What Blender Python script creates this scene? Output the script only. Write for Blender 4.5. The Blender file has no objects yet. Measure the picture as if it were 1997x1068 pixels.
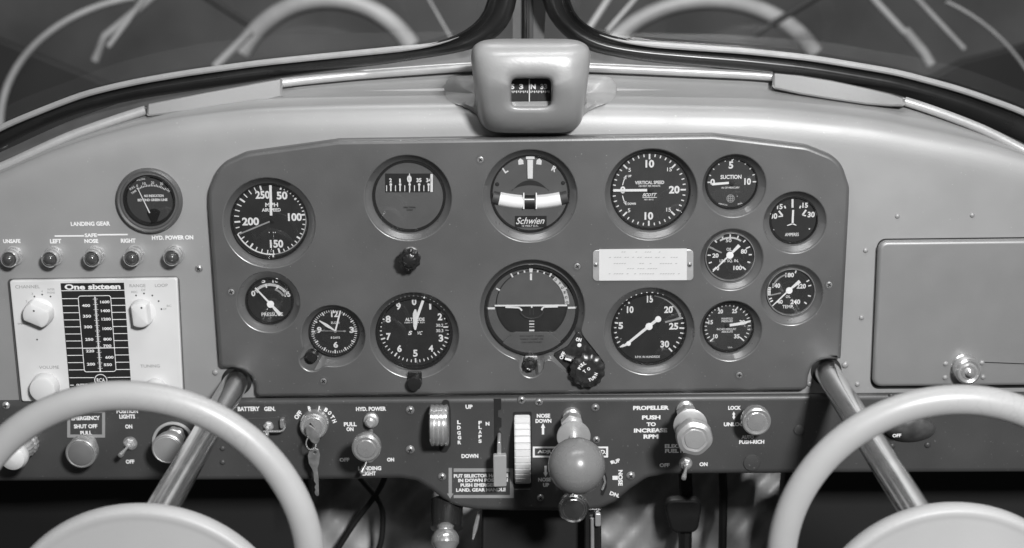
import bpy, math, random
from mathutils import Vector, Matrix
PI = math.pi
random.seed(4)
SC = bpy.context.scene
COL = SC.collection

# ------------------------------------------------------------------ camera
F, CX, CY, D = 2925.0, 998.5, 534.0, 1.413
_y = Vector((1005 - CX, CY + 244, F)).normalized()
_x = Vector((1, .0137, 0)); _x = (_x - _x.dot(_y) * _y).normalized()
_z = _x.cross(_y)
if _z.y < 0: _z = -_z
cd = bpy.data.cameras.new('camera'); cam = bpy.data.objects.new('camera', cd); COL.objects.link(cam)
cd.sensor_width = 36; cd.lens = F / 1997 * 36; cd.clip_start = .02; cd.clip_end = 60
cam.matrix_world = Matrix(((_x.x, _x.y, -_x.z, 0), (_y.x, _y.y, -_y.z, -D), (_z.x, _z.y, -_z.z, 0), (0, 0, 0, 1)))
cd.dof.use_dof = True; cd.dof.focus_distance = 1.44; cd.dof.aperture_fstop = 7
SC.camera = cam

def W(u, v, d=0.0):
    k = Vector((u - CX, CY - v, F)); w = Vector((_x.dot(k), _y.dot(k), _z.dot(k)))
    t = (D - d) / w.y
    return Vector((w.x * t, -d, w.z * t))
def T(u, v, d=0.0):          # metres per pixel there
    k = Vector((u - CX, CY - v, F)); return (D - d) / _y.dot(k)

# ------------------------------------------------------------------ light
SC.view_settings.view_transform = 'Standard'; SC.view_settings.look = 'None'
SC.view_settings.exposure = 0; SC.view_settings.gamma = 1
wd = bpy.data.worlds.new('World'); SC.world = wd; wd.use_nodes = True
wn = wd.node_tree.nodes['Background']; wn.inputs[0].default_value = (1, 1, 1, 1); wn.inputs[1].default_value = .038
def lamp(name, loc, aim, size, power, size_y=None):
    l = bpy.data.lights.new(name, 'AREA'); l.energy = power; l.size = size
    if size_y: l.shape = 'RECTANGLE'; l.size_y = size_y
    o = bpy.data.objects.new(name, l); COL.objects.link(o); o.location = loc
    o.rotation_euler = (Vector(aim) - Vector(loc)).to_track_quat('-Z', 'Y').to_euler(); return o
lamp('key_light', (.58, -2.0, .70), (0, 0, -.25), .24, 66)
lamp('fill_light', (-1.1, -1.9, .9), (0, 0, -.1), .8, 2)
lamp('overhead_light', (.08, -.36, .50), (0, 0, -.42), .8, 3.6, .14)
lamp('outside_fill_light', (0, 1.6, 2.4), (0, 6, -.8), 1.2, 420)  # added lamp, brightens the things beyond the glass

# ------------------------------------------------------------------ materials
MATS = {}
def mat(name, v, rough=.5, metal=0., var=.06, scale=30, bump=0., bscale=400, coat=0., specks=0., cracks=0., spec=.5):
    if name in MATS: return MATS[name]
    m = bpy.data.materials.new(name); m.use_nodes = True; n = m.node_tree.nodes; L = m.node_tree.links
    b = n['Principled BSDF']; b.inputs['Roughness'].default_value = rough; b.inputs['Metallic'].default_value = metal
    b.inputs['Coat Weight'].default_value = coat; b.inputs['Specular IOR Level'].default_value = spec
    tc = n.new('ShaderNodeTexCoord')
    nz = n.new('ShaderNodeTexNoise'); nz.inputs['Scale'].default_value = scale; nz.inputs['Detail'].default_value = 5
    L.new(tc.outputs['Object'], nz.inputs['Vector'])
    r = n.new('ShaderNodeMapRange'); r.inputs[3].default_value = v * (1 - var * 1.6); r.inputs[4].default_value = v * (1 + var * 1.6)
    r.inputs[1].default_value = .25; r.inputs[2].default_value = .75
    L.new(nz.outputs['Fac'], r.inputs[0]); 
    src = r.outputs[0]
    if specks:
        a_ = n.new('ShaderNodeTexNoise'); a_.inputs['Scale'].default_value = 420; a_.inputs['Detail'].default_value = 1; L.new(tc.outputs['Object'], a_.inputs['Vector'])
        b2 = n.new('ShaderNodeMapRange'); b2.inputs[1].default_value = .74; b2.inputs[2].default_value = .80; b2.inputs[4].default_value = v * specks * 3; L.new(a_.outputs['Fac'], b2.inputs[0])
        c2 = n.new('ShaderNodeMath'); L.new(src, c2.inputs[0]); L.new(b2.outputs[0], c2.inputs[1]); src = c2.outputs[0]
    if cracks:
        vo = n.new('ShaderNodeTexVoronoi'); vo.feature = 'DISTANCE_TO_EDGE'; vo.inputs['Scale'].default_value = 95; L.new(tc.outputs['Object'], vo.inputs['Vector'])
        b2 = n.new('ShaderNodeMapRange'); b2.inputs[1].default_value = .0; b2.inputs[2].default_value = .02; b2.inputs[3].default_value = cracks; b2.inputs[4].default_value = 0; L.new(vo.outputs['Distance'], b2.inputs[0])
        a_ = n.new('ShaderNodeTexNoise'); a_.inputs['Scale'].default_value = 9; L.new(tc.outputs['Object'], a_.inputs['Vector'])
        b3 = n.new('ShaderNodeMapRange'); b3.inputs[1].default_value = .52; b3.inputs[2].default_value = .66; L.new(a_.outputs['Fac'], b3.inputs[0])
        c2 = n.new('ShaderNodeMath'); c2.operation = 'MULTIPLY'; L.new(b2.outputs[0], c2.inputs[0]); L.new(b3.outputs[0], c2.inputs[1])
        c3 = n.new('ShaderNodeMath'); c3.operation = 'SUBTRACT'; c3.inputs[0].default_value = 1; L.new(c2.outputs[0], c3.inputs[1])
        c4 = n.new('ShaderNodeMath'); c4.operation = 'MULTIPLY'; L.new(src, c4.inputs[0]); L.new(c3.outputs[0], c4.inputs[1]); src = c4.outputs[0]
    cb = n.new('ShaderNodeCombineColor')
    for i in range(3): L.new(src, cb.inputs[i])
    L.new(cb.outputs[0], b.inputs['Base Color'])
    r2 = n.new('ShaderNodeMapRange'); r2.inputs[3].default_value = max(.02, rough - .07); r2.inputs[4].default_value = rough + .07
    nz2 = n.new('ShaderNodeTexNoise'); nz2.inputs['Scale'].default_value = scale * 4; L.new(tc.outputs['Object'], nz2.inputs['Vector'])
    L.new(nz2.outputs['Fac'], r2.inputs[0]); L.new(r2.outputs[0], b.inputs['Roughness'])
    if bump:
        nb = n.new('ShaderNodeTexNoise'); nb.inputs['Scale'].default_value = bscale; nb.inputs['Detail'].default_value = 3
        L.new(tc.outputs['Object'], nb.inputs['Vector'])
        bp = n.new('ShaderNodeBump'); bp.inputs['Strength'].default_value = bump; bp.inputs['Distance'].default_value = .0006
        L.new(nb.outputs['Fac'], bp.inputs['Height']); L.new(bp.outputs[0], b.inputs['Normal'])
    MATS[name] = m; return m
M_LIGHT = mat('light_grey_paint', .325, .47, .2, specks=.12, var=.05, scale=9, bump=.12, bscale=700)
M_PANEL = mat('dark_grey_satin_paint', .13, .38, .3, specks=.5, var=.15, scale=7, bump=.12, bscale=800)
M_RECESS = mat('recess_gloss_paint', .17, .30, .35, var=.06, bump=.08, bscale=700)
M_SUB = mat('charcoal_paint', .06, .42, specks=.5, var=.15, scale=8, bump=.15, bscale=800)
M_WHITE = mat('white_marking', .80, .6, var=.03)
M_GREYMARK = mat('grey_marking', .30, .6, var=.05)
M_BLACK = mat('matt_black', .012, .55)
M_DIAL2 = mat('faded_black_dial', .035, .6, var=.15, scale=60)
M_DIAL = mat('black_dial', .018, .6, var=.2, scale=60)
M_DIALG = mat('grey_dial', .105, .6, var=.06, scale=60)
M_DIALM = mat('dim_grey_dial', .045, .6, var=.06, scale=60)
M_PLASTIC = mat('black_plastic', .018, .25, coat=.3)
M_WORN = mat('worn_dark_metal', .05, .32, .5, specks=.8, var=.3, scale=150)
M_RUBBER = mat('black_rubber', .014, .3, var=.3, scale=12)
M_CHROME = mat('bright_metal', .72, .22, .75, bump=.05, bscale=900)
M_ALU = mat('brushed_aluminium', .60, .34, .6, bump=.2, bscale=900)
M_TUBE = mat('polished_tube_metal', .72, .21, 1., var=.12, scale=25, bump=.06)
M_DARKMETAL = mat('dull_screw_metal', .34, .32, .5, var=.2, scale=200)
M_IVORY = mat('ivory_plastic', .385, .36, cracks=.2, var=.06, scale=14, bump=.06, bscale=200)
M_RADIO = mat('white_enamel', .68, .35, var=.02)
M_PAPER = mat('white_card', .60, .7, var=.03)
M_BALL = mat('grey_plastic_ball', .20, .28, coat=.2, var=.05)
M_CAP = mat('grey_knob_inlay', .16, .35)
M_LAMP = mat('dark_lamp_jewel', .06, .12, coat=.6)
M_COVER = mat('cover_grey_paint', .25, .5, .1, var=.05, scale=9, bump=.12, bscale=700)
M_CLOTH = mat('quilted_grey_cloth', .38, .5, var=.35, scale=9, bump=.5, bscale=40)
M_SILL = mat('dull_sill_paint', .10, .5, var=.1)
M_COMPASS = mat('grey_crackle_casting', .36, .36, .2, var=.04, bump=.2, bscale=500)
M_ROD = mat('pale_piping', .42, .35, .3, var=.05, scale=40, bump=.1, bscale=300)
M_HANGAR = mat('hangar_grey', .12, .8, var=.3, scale=1.2)
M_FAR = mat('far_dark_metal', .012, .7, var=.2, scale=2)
M_REFLECT = mat('far_reflection_grey', .26, .5, var=.3, scale=3)  # tone of the shapes added as windscreen reflections
M_TABG = mat('grey_lever_plastic', .33, .4)

def glassmat(name, tint, refl, rough=.03):
    m = bpy.data.materials.new(name); m.use_nodes = True; n = m.node_tree.nodes; L = m.node_tree.links
    n.remove(n['Principled BSDF'])
    t = n.new('ShaderNodeBsdfTransparent'); t.inputs[0].default_value = (tint,) * 3 + (1,)
    g = n.new('ShaderNodeBsdfGlossy'); g.inputs['Roughness'].default_value = rough
    fr = n.new('ShaderNodeLayerWeight')
    pw = n.new('ShaderNodeMath'); pw.operation = 'POWER'; pw.inputs[1].default_value = 4; L.new(fr.outputs['Facing'], pw.inputs[0])
    ad = n.new('ShaderNodeMath'); ad.operation = 'ADD'; ad.inputs[1].default_value = .045; L.new(pw.outputs[0], ad.inputs[0])
    mp = n.new('ShaderNodeMath'); mp.operation = 'MULTIPLY'; mp.inputs[1].default_value = refl
    mx = n.new('ShaderNodeMixShader'); L.new(ad.outputs[0], mp.inputs[0]); L.new(mp.outputs[0], mx.inputs[0])
    L.new(t.outputs[0], mx.inputs[1]); L.new(g.outputs[0], mx.inputs[2]); L.new(mx.outputs[0], n['Material Output'].inputs[0])
    return m
M_GLASS = glassmat('instrument_glass', .96, 1.0)
M_PANE = glassmat('windscreen_glass', .85, 1.4, .05)

# ------------------------------------------------------------------ mesh builder
def to_mesh(curve):
    o = bpy.data.objects.new('temporary', curve); COL.objects.link(o)
    dg = bpy.context.evaluated_depsgraph_get(); dg.update()
    me = bpy.data.meshes.new_from_object(o.evaluated_get(dg))
    vs = [v.co.copy() for v in me.vertices]; fs = [tuple(p.vertices) for p in me.polygons]
    bpy.data.objects.remove(o); bpy.data.meshes.remove(me); bpy.data.curves.remove(curve)
    return vs, fs
_tc = {}
def text_geo(s, bold):
    if (s, bold) not in _tc:
        c = bpy.data.curves.new('lettering', 'FONT'); c.body = s; c.size = 1; c.resolution_u = 3; c.offset = bold
        vs, fs = to_mesh(c)
        x0 = min(v.x for v in vs); x1 = max(v.x for v in vs); y0 = min(v.y for v in vs); y1 = max(v.y for v in vs)
        _tc[(s, bold)] = ([((v.x - x0) / (x1 - x0) - .5, (v.y - y0) / (y1 - y0) - .5) for v in vs], fs, (x1 - x0) / (y1 - y0))
    return _tc[(s, bold)]

class MB:
    def __init__(s): s.v = []; s.f = []; s.m = []; s.mats = []
    def mi(s, m):
        if m not in s.mats: s.mats.append(m)
        return s.mats.index(m)
    def add(s, vs, fs, m):
        o = len(s.v); i = s.mi(m); s.v += [Vector(v) for v in vs]
        for f in fs: s.f.append([a + o for a in f]); s.m.append(i)
        return s
    # flat polygon from world points
    def poly(s, pts, m): return s.add(pts, [list(range(len(pts)))], m)
    def bar(s, u0, v0, u1, v1, w0, w1, d, m):      # flat stroke on a plane, widths in px
        a = W(u0, v0, d); b = W(u1, v1, d); t = T(u0, v0, d)
        n = Vector((-(b - a).z, 0, (b - a).x)).normalized() * t / 2
        return s.poly([a - n * w0, b - n * w1, b + n * w1, a + n * w0], m)
    def rect(s, u0, v0, u1, v1, d, m): return s.poly([W(u0, v1, d), W(u1, v1, d), W(u1, v0, d), W(u0, v0, d)], m)
    def text(s, t, u, v, w, h, d, m=None, rot=0, bold=.045, shear=0):
        vs, fs, asp = text_geo(t, bold); k = T(u, v, d); c = W(u, v, d); H = h * k / .966
        Wd = w * k if w else H * asp
        r = math.radians(rot); ca, sa = math.cos(r), math.sin(r); out = []
        for x, y in vs:
            X, Y = x * Wd + shear * y * H, y * H
            out.append((c.x + X * ca - Y * sa, c.y, c.z + X * sa + Y * ca))
        return s.add(out, fs, m or M_WHITE)
    def loft(s, rings, m, closed=True, cap0=False, cap1=False):
        n = len(rings[0]); o = len(s.v); i = s.mi(m)
        for r in rings: s.v += [Vector(p) for p in r]
        for a in range(len(rings) - 1):
            for b in range(n if closed else n - 1):
                c = (b + 1) % n
                s.f.append([o + a * n + b, o + a * n + c, o + (a + 1) * n + c, o + (a + 1) * n + b]); s.m.append(i)
        if cap0: s.f.append([o + b for b in range(n)][::-1]); s.m.append(i)
        if cap1: s.f.append([o + (len(rings) - 1) * n + b for b in range(n)]); s.m.append(i)
        return s
    def lathe(s, base, prof, m, axis=(0, -1, 0), n=32, lobes=0, amp=0., caps=True):
        ax = Vector(axis).normalized(); a = ax.orthogonal().normalized(); b = ax.cross(a); rings = []
        base = Vector(base)
        for h, r in prof:
            R = []
            for k in range(n):
                t = 2 * PI * k / n; rr = max(r, 1e-5)
                if lobes: rr *= 1 + amp * math.cos(lobes * t)
                R.append(base + ax * h + (a * math.cos(t) + b * math.sin(t)) * rr)
            rings.append(R)
        return s.loft(rings, m, cap0=caps and prof[0][1] > 1e-4, cap1=caps and prof[-1][1] > 1e-4)
    def tube(s, pts, r, m, n=12, caps=True):
        pts = [Vector(p) for p in pts]; rings = []; up = None
        for k, p in enumerate(pts):
            t = (pts[min(k + 1, len(pts) - 1)] - pts[max(k - 1, 0)]).normalized()
            if up is None: up = t.orthogonal().normalized()
            up = (up - t * up.dot(t)).normalized(); q = t.cross(up)
            rr = r[k] if isinstance(r, (list, tuple)) else r
            rings.append([p + (up * math.cos(2 * PI * j / n) + q * math.sin(2 * PI * j / n)) * rr for j in range(n)])
        return s.loft(rings, m, cap0=caps, cap1=caps)
    def box(s, c, sx, sy, sz, m, b=0.0):
        x, y, z = c; 
        if b <= 0:
            vs = [(x + i * sx / 2, y + j * sy / 2, z + k * sz / 2) for i in (-1, 1) for j in (-1, 1) for k in (-1, 1)]
            return s.add(vs, [(0, 1, 3, 2), (4, 6, 7, 5), (0, 4, 5, 1), (2, 3, 7, 6), (0, 2, 6, 4), (1, 5, 7, 3)], m)
        pts = [(x - sx / 2, z - sz / 2), (x + sx / 2, z - sz / 2), (x + sx / 2, z + sz / 2), (x - sx / 2, z + sz / 2)]
        return s.slab(rpoly2(pts, b * 1.5), -(y + sy / 2), -(y - sy / 2), m, bevel=b)
    # plate: outline (world x,z list) between depths d0 (back) and d1 (front), with rounded rim and holes
    def slab(s, outline, d0, d1, m, bevel=0., holes=(), res=3):
        c = bpy.data.curves.new('plate', 'CURVE'); c.dimensions = '2D'; c.fill_mode = 'BOTH'
        h = (d1 - d0) / 2; bevel = min(bevel, h * .98)
        c.extrude = h - bevel; c.bevel_depth = bevel; c.bevel_resolution = res; c.offset = -bevel
        for k, pl in enumerate([outline] + list(holes)):
            sp = c.splines.new('POLY'); sp.points.add(len(pl) - 1); sp.use_cyclic_u = True
            area = sum(pl[i - 1][0] * pl[i][1] - pl[i][0] * pl[i - 1][1] for i in range(len(pl)))
            if (area > 0) != (k == 0): pl = pl[::-1]
            for i, (x, z) in enumerate(pl): sp.points[i].co = (x, z, 0, 1)
        vs, fs = to_mesh(c); mid = (d0 + d1) / 2
        return s.add([(v.x, -(v.z + mid), v.y) for v in vs], fs, m)
    def build(s, name, parent=None, origin=None, smooth=32, flat=False):
        if parent is not None: org = ORG[parent.name]
        else:
            org = Vector(origin) if origin is not None else sum(s.v, Vector()) / len(s.v)
        me = bpy.data.meshes.new(name); me.from_pydata([v - org for v in s.v], [], s.f)
        for m in s.mats: me.materials.append(m)
        me.polygons.foreach_set('material_index', s.m)
        if not flat:
            me.polygons.foreach_set('use_smooth', [True] * len(s.f)); me.set_sharp_from_angle(angle=math.radians(smooth))
        me.update(); o = bpy.data.objects.new(name, me); COL.objects.link(o)
        ORG[o.name] = org
        if parent is not None: o.parent = parent
        else: o.location = org
        return o
ORG = {}
def tag(o, label, cat, group=None, kind=None):
    if label: o['label'] = label
    if cat: o['category'] = cat
    if group: o['group'] = group
    if kind: o['kind'] = kind
    return o
def thing(name, loc, label, cat, group=None):
    o = bpy.data.objects.new(name, None); COL.objects.link(o); o.location = loc; o.empty_display_size = .01
    ORG[o.name] = Vector(loc); return tag(o, label, cat, group)

def rpoly2(pts, r, n=8):     # rounded polygon in world x,z ; r scalar or per corner
    out = []; N = len(pts)
    for i in range(N):
        p = Vector(pts[i]); a = Vector(pts[i - 1]); b = Vector(pts[(i + 1) % N])
        rr = r[i] if isinstance(r, (list, tuple)) else r
        if rr <= 1e-6: out.append((p.x, p.y)); continue
        u = (a - p).normalized(); v = (b - p).normalized(); ang = u.angle(v)
        tl = min(rr / math.tan(ang / 2), (a - p).length * .49, (b - p).length * .49); rr2 = tl * math.tan(ang / 2)
        c = p + (u + v).normalized() * (rr2 / math.sin(ang / 2))
        s0 = p + u * tl - c; s1 = p + v * tl - c
        a0 = math.atan2(s0.y, s0.x); da = math.atan2(s1.y, s1.x) - a0
        while da > PI: da -= 2 * PI
        while da < -PI: da += 2 * PI
        for k in range(n + 1):
            t = a0 + da * k / n; out.append((c.x + rr2 * math.cos(t), c.y + rr2 * math.sin(t)))
    return out
def px2(pts, d): return [(W(u, v, d).x, W(u, v, d).z) for u, v in pts]
def circ2(c, r, n=48): return [(c[0] + r * math.cos(2 * PI * k / n), c[1] + r * math.sin(2 * PI * k / n)) for k in range(n)]
def interp(tab, x):
    if x <= tab[0][0]: a, b = tab[0], tab[1]
    elif x >= tab[-1][0]: a, b = tab[-2], tab[-1]
    else:
        for a, b in zip(tab, tab[1:]):
            if a[0] <= x <= b[0]: break
    return a[1] + (b[1] - a[1]) * (x - a[0]) / (b[0] - a[0])
def sinterp(tab, x, w=30):    # softened table
    return sum(interp(tab, x + k * w) * c for k, c in ((-2, .1), (-1, .2), (0, .4), (1, .2), (2, .1)))

# =================================================================== STRUCTURE : dashboard
SUBD = .004          # front of the lower control strip
PF = .012            # front of the black instrument panel
# arch tables (photo columns -> rows) used to shape the dashboard's upper edge
VAL = [(-320, 520), (-200, 430), (-100, 378), (0, 340), (98, 296), (197, 264), (328, 232), (500, 211), (700, 204), (833, 202), (1034, 200), (1200, 202), (1495, 208), (1705, 231), (1916, 276), (1997, 302), (2100, 342), (2200, 392), (2320, 470)]
ROD = [(-320, 470), (-200, 410), (-100, 365), (0, 328), (131, 266), (278, 215), (400, 187), (552, 160), (700, 145), (907, 130), (1034, 127), (1200, 133), (1503, 147), (1640, 170), (1768, 196), (1916, 250), (1997, 293), (2100, 345), (2200, 400), (2320, 480)]
def back_scale(u): return .35 + .65 * min(1, max(sinterp(VAL, u) - sinterp(ROD, u), 6) / 60)
dash = thing('dashboard', W(1000, 500, 0), 'wide pale grey arched metal dashboard carrying the instruments', 'dashboard')
mb = MB(); prof_us = list(range(-320, 2321, 20)); rings = []
for u in prof_us:
    vv = sinterp(VAL, u); vr = sinterp(ROD, u); gap = max(vv - vr, 6)
    pr = [(vr - 6, -.125), (vr + .14 * gap + 2, -.123), (vr + .4 * gap, -.113), (vr + .62 * gap, -.096), (vr + .84 * gap, -.060), (vv - 3, -.024), (vv + 1, -.0140), (vv + 6, -.0095), (vv + 14, -.0055), (vv + 26, -.0026), (vv + 40, -.0008), (vv + 56, 0)]
    rings.append([W(u, v, d * back_scale(u)) for v, d in pr] + [W(u, vv + 70, 0), W(u, 620 + (vv - 200) * .3, 0), W(u, 800, 0)])
mb.loft(rings, M_LIGHT, closed=False)
F0 = .0004
for s_, u, v, w, h in (('LANDING GEAR', 176.3, 436, 77, 8.5), ('SAFE', 177, 458.5, 24, 7.5), ('NOSE', 178, 469.7, 27, 8), ('LEFT', 108.5, 470, 22, 8.5), ('RIGHT', 250, 469, 29, 8.5), ('UNSAFE', 23, 470, 34, 8), ('HYD. POWER ON', 336.5, 463, 81, 8.5)):
    mb.text(s_, u, v, w, h, F0)
mb.bar(106.5, 460, 164, 459.6, 3, 3, F0, M_WHITE); mb.bar(190, 457.6, 249, 457, 3, 3, F0, M_WHITE)
mb.build('fascia', dash, smooth=50)
def rivet(u, v, r, parent, d=0., m=M_LIGHT):
    t = T(u, v, d) * r; p = W(u, v, d)
    MB().lathe(p, [(0, t), (t * .25, t * .95), (t * .5, t * .72), (t * .62, t * .35), (t * .66, 0)], m, n=16).build('rivet', parent)
for u, v in ((1750, 421), (1896, 419), (1688, 488), (1680, 619), (1672, 749), (2040, 417)): rivet(u, v, 5, dash)
rivet(1648, 711, 7, dash); rivet(420, 726, 6, dash); rivet(1579, 748, 6, dash)
def screw(u, v, r, parent, d, m=M_DARKMETAL, cup=False):
    t = T(u, v, d) * r; p = W(u, v, d); q = MB()
    if cup:
        q.lathe(p, [(0, t * 1.15), (t * .12, t * 1.1), (t * .12, t * .85), (t * .03, t * .8)], M_PANEL, n=24)
        q.lathe(p, [(0, t * .8), (t * .12, t * .76), (t * .2, t * .5), (t * .22, 0)], m, n=20)
    else:
        q.lathe(p, [(0, t), (t * .2, t), (t * .5, t * .75), (t * .65, t * .4), (t * .68, 0)], m, n=20)
    a = random.uniform(0, PI)
    h = p.y - t * (.72 if not cup else .25)
    for k in range(2):
        ca, sa = math.cos(a + k * PI / 2), math.sin(a + k * PI / 2); L_, w_ = t * .5, t * .13
        q.add([(p.x + ca * i * L_ - sa * j * w_, h - k * 2e-5, p.z + sa * i * L_ + ca * j * w_) for i, j in ((-1, -1), (1, -1), (1, 1), (-1, 1))], [(0, 1, 2, 3)], M_BLACK)
    return q.build('screw', parent)
screw(388, 523, 7.5, dash, 0)

# lower control strip
SUBO = [(-420, 786), (500, 776), (1576, 768), (2400, 762), (2400, 922), (1600, 925), (1300, 927), (1262, 935), (1232, 955), (1200, 982), (1170, 995), (1130, 999), (1000, 999), (930, 997), (890, 990), (862, 975), (838, 956), (812, 940), (780, 935), (600, 938), (-420, 944)]
strip = thing('control_strip', W(1000, 850, 0), 'charcoal painted control strip running along the foot of the dashboard', 'control panel')
mb = MB(); RS = [0, 0, 0, 0, 0, 0, .02, .02, .02, .02, .02, .02, .03, .02, .02, .02, .02, .02, .02, 0, 0]
mb.slab(rpoly2(px2(SUBO, SUBD), RS, 5), -.012, SUBD, M_SUB, bevel=.0065, res=5)
SD = SUBD + .0003
for a in (('BATTERY', 485, 797, 43, 9), ('GEN.', 526, 797, 22, 9), ('OFF', 581.5, 809, 19, 9, 52), ('R', 604, 796, 7, 9, 8), ('L', 624, 796, 6, 9, -10),
          ('HYD. POWER', 723.6, 797, 59, 8.5), ('PULL', 683, 827, 25, 8.5), ('ON', 682.5, 836.6, 14, 8), ('OFF', 671.7, 896.4, 19, 8), ('ON', 761.7, 896, 14, 8), ('LANDING', 721, 913, 45, 8.5), ('LIGHT', 720, 923, 26, 8.5),
          ('UP', 914.7, 793, 14, 8.5), ('N', 950.8, 826, 7.5, 7.5), ('DOWN', 916.4, 889, 33, 8.5),
          ('PUT SELECTOR HANDLE', 938, 927.3, 106, 7.3), ('IN DOWN POSITION', 942, 936.2, 97, 7.3), ('PUSH EMERGENCY', 940, 945.5, 84, 7.3), ('LAND. GEAR HANDLE', 938, 954.9, 97, 7.3),
          ('NOSE', 1059.8, 810.5, 26, 8.2), ('DOWN', 1059.8, 820.5, 31, 8.2), ('ADJUST', 1071, 881, 46, 8.5), ('ED.', 1174, 881, 17, 8.5), ('NOSE', 1062, 935, 25, 8), ('UP', 1065, 945.5, 12, 8),
          ('UP', 1203, 899, 13, 8, 22), ('NOSE', 1210, 931.6, 33, 8.5, -90), ('DN.', 1198.8, 964, 20, 8, -20),
          ('PROPELLER', 1269.7, 795, 70, 8.5), ('PUSH', 1270, 813.7, 36, 8.5), ('TO', 1270, 827, 18, 8), ('INCREASE', 1268.8, 839, 65, 8.5), ('RPM', 1269.4, 851, 29, 8.5),
          ('ELEC.', 1312, 869.6, 31, 8), ('FUEL P.', 1316, 879, 38, 8), ('OFF', 1296, 906.8, 20, 8), ('ON', 1372, 905, 16, 8), ('LOCK', 1432.6, 795, 25, 8), ('UNLOCK', 1435, 827, 47, 8), ('AUTO', 1458, 852, 24, 7.5), ('PUSH-RICH', 1466, 861.5, 49, 8),
          ('EMERGENCY', 167, 815, 56, 8.5), ('SHUT OFF', 167, 831, 46, 8.5), ('PULL', 168, 844, 23, 8.5), ('POSITION', 248, 801.5, 42, 8.5), ('LIGHTS', 248, 812, 31, 8.5), ('ON', 251, 831.5, 14, 8.5), ('OFF', 253.6, 900, 17, 8.5)):
    mb.text(a[0], a[1], a[2], a[3], a[4], SD, rot=a[5] if len(a) > 5 else 0, bold=.05)
for ch, u, v, r in (('B', 636, 799, -30), ('O', 643, 805, -42), ('T', 648, 813, -55), ('H', 652, 821, -68)): mb.text(ch, u, v, 6.5, 8, SD, rot=r, bold=.05)
for i, ch in enumerate('LDG'): mb.text(ch, 895, 823 + i * 10.5, 7, 7.5, SD, bold=.05)
for i, ch in enumerate('GR'): mb.text(ch, 896, 853 + i * 9.5, 7, 7.5, SD, bold=.05)
for i, ch in enumerate('FLAPS'): mb.text(ch, 936.3, 824 + i * 9, 6.5, 7, SD, bold=.05)
for r in ((884.7, 913, 1002, 920), (994.5, 920, 1002, 965), (884.7, 965, 1002, 971), (874.8, 912, 881.3, 962)): mb.rect(*r, SD, M_GREYMARK)
mb.poly([W(871.5, 962, SD), W(878, 972, SD), W(884.5, 962, SD)], M_GREYMARK)
for r in ((131, 803, 137, 853), (199, 803, 205, 853), (137, 847, 199, 853), (137, 800, 199, 805)): mb.rect(*r, SD, M_GREYMARK)
for r in ((1039, 870.5, 1186, 874), (1039, 888.3, 1186, 891.8), (1039, 874, 1043, 888.3), (1182, 874, 1186, 888.3), (1194.5, 927.5, 1205, 935.5)): mb.rect(*r, SD, M_WHITE)
mb.bar(1191, 902, 1196, 900, 7, 7, SD, M_WHITE)
def arrow(u, v0, v1, w, hd, d, both=False):
    s = 1 if v1 > v0 else -1
    mb.bar(u, v0 + (hd * s if both else 0), u, v1 - hd * s, w, w, d, M_WHITE)
    mb.poly([W(u - w, v1 - hd * s, d), W(u + w, v1 - hd * s, d), W(u, v1, d)][::(1 if s > 0 else -1)], M_WHITE)
    if both: mb.poly([W(u - w, v0 + hd * s, d), W(u + w, v0 + hd * s, d), W(u, v0, d)], M_WHITE)
arrow(1059, 847, 825, 4.5, 9, SD); arrow(1064, 908, 930, 4.5, 9, SD); arrow(1431, 802, 818, 3.2, 6, SD, True)
mb.build('strip_plate', strip, smooth=40)
for u, v, r in ((800, 799, 8.5), (800, 876, 8.5), (862, 929, 8), (1017, 779, 8), (1051, 783, 8), (1161, 794, 8), (1163, 857, 7), (1230, 927, 8.5), (1054, 970, 7)): screw(u, v, r, strip, SUBD)
screw(12, 790, 7.5, strip, SUBD, M_ALU)
for u, v in ((434, 874), (434, 901)): rivet(u, v, 5.5, strip, SUBD, M_SUB)
rivet(1738, 771, 5, strip, SUBD, M_SUB); rivet(1809, 867, 6.5, strip, SUBD, M_SUB); rivet(1740, 869, 6, strip, SUBD, M_SUB)
for u, v, r in ((1558, 838, 10.5), (1466, 902, 17)):
    t = T(u, v, SUBD) * r
    MB().lathe(W(u, v, SUBD), [(0, t), (.0006, t), (.0014, t * .92), (.0018, t * .6), (.002, 0)], M_SUB, n=28).build('hole_plug', strip)

# =================================================================== main instrument panel
PO = [(405, 372), (405, 400), (427, 718), (454, 718), (474, 722), (490, 736), (497, 752), (497, 775), (1575, 762), (1577, 735), (1584, 716), (1597, 705), (1612, 701), (1641, 701), (1657, 400), (1658, 366), (1640, 310), (1575, 284), (1392, 262), (660, 273), (478, 298), (425, 322)]
P_R = [.03, .0, .005, .01, .01, .01, .01, .006, .006, .012, .012, .012, .01, .002, 0, .02, .03, .03, .02, .02, .03, .03]
panel = thing('instrument_panel', W(1030, 520, 0), 'dark grey raised instrument panel with rounded shoulders holding the round dials', 'instrument panel')
DD = .0046          # dial faces
def sdf_circle(c, r): return lambda x, z: math.hypot(x - c[0], z - c[1]) - r
def sdf_caps(a, b, r0, r1):
    def f(x, z):
        dx, dz = b[0] - a[0], b[1] - a[1]; t = max(0, min(1, ((x - a[0]) * dx + (z - a[1]) * dz) / (dx * dx + dz * dz)))
        return math.hypot(x - a[0] - dx * t, z - a[1] - dz * t) - (r0 + (r1 - r0) * t)
    return f
def smin(fs, k):
    def f(x, z):
        v = [g(x, z) for g in fs]; m = min(v); return -k * math.log(sum(math.exp(-(a - m) / k) for a in v)) + m
    return f
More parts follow.
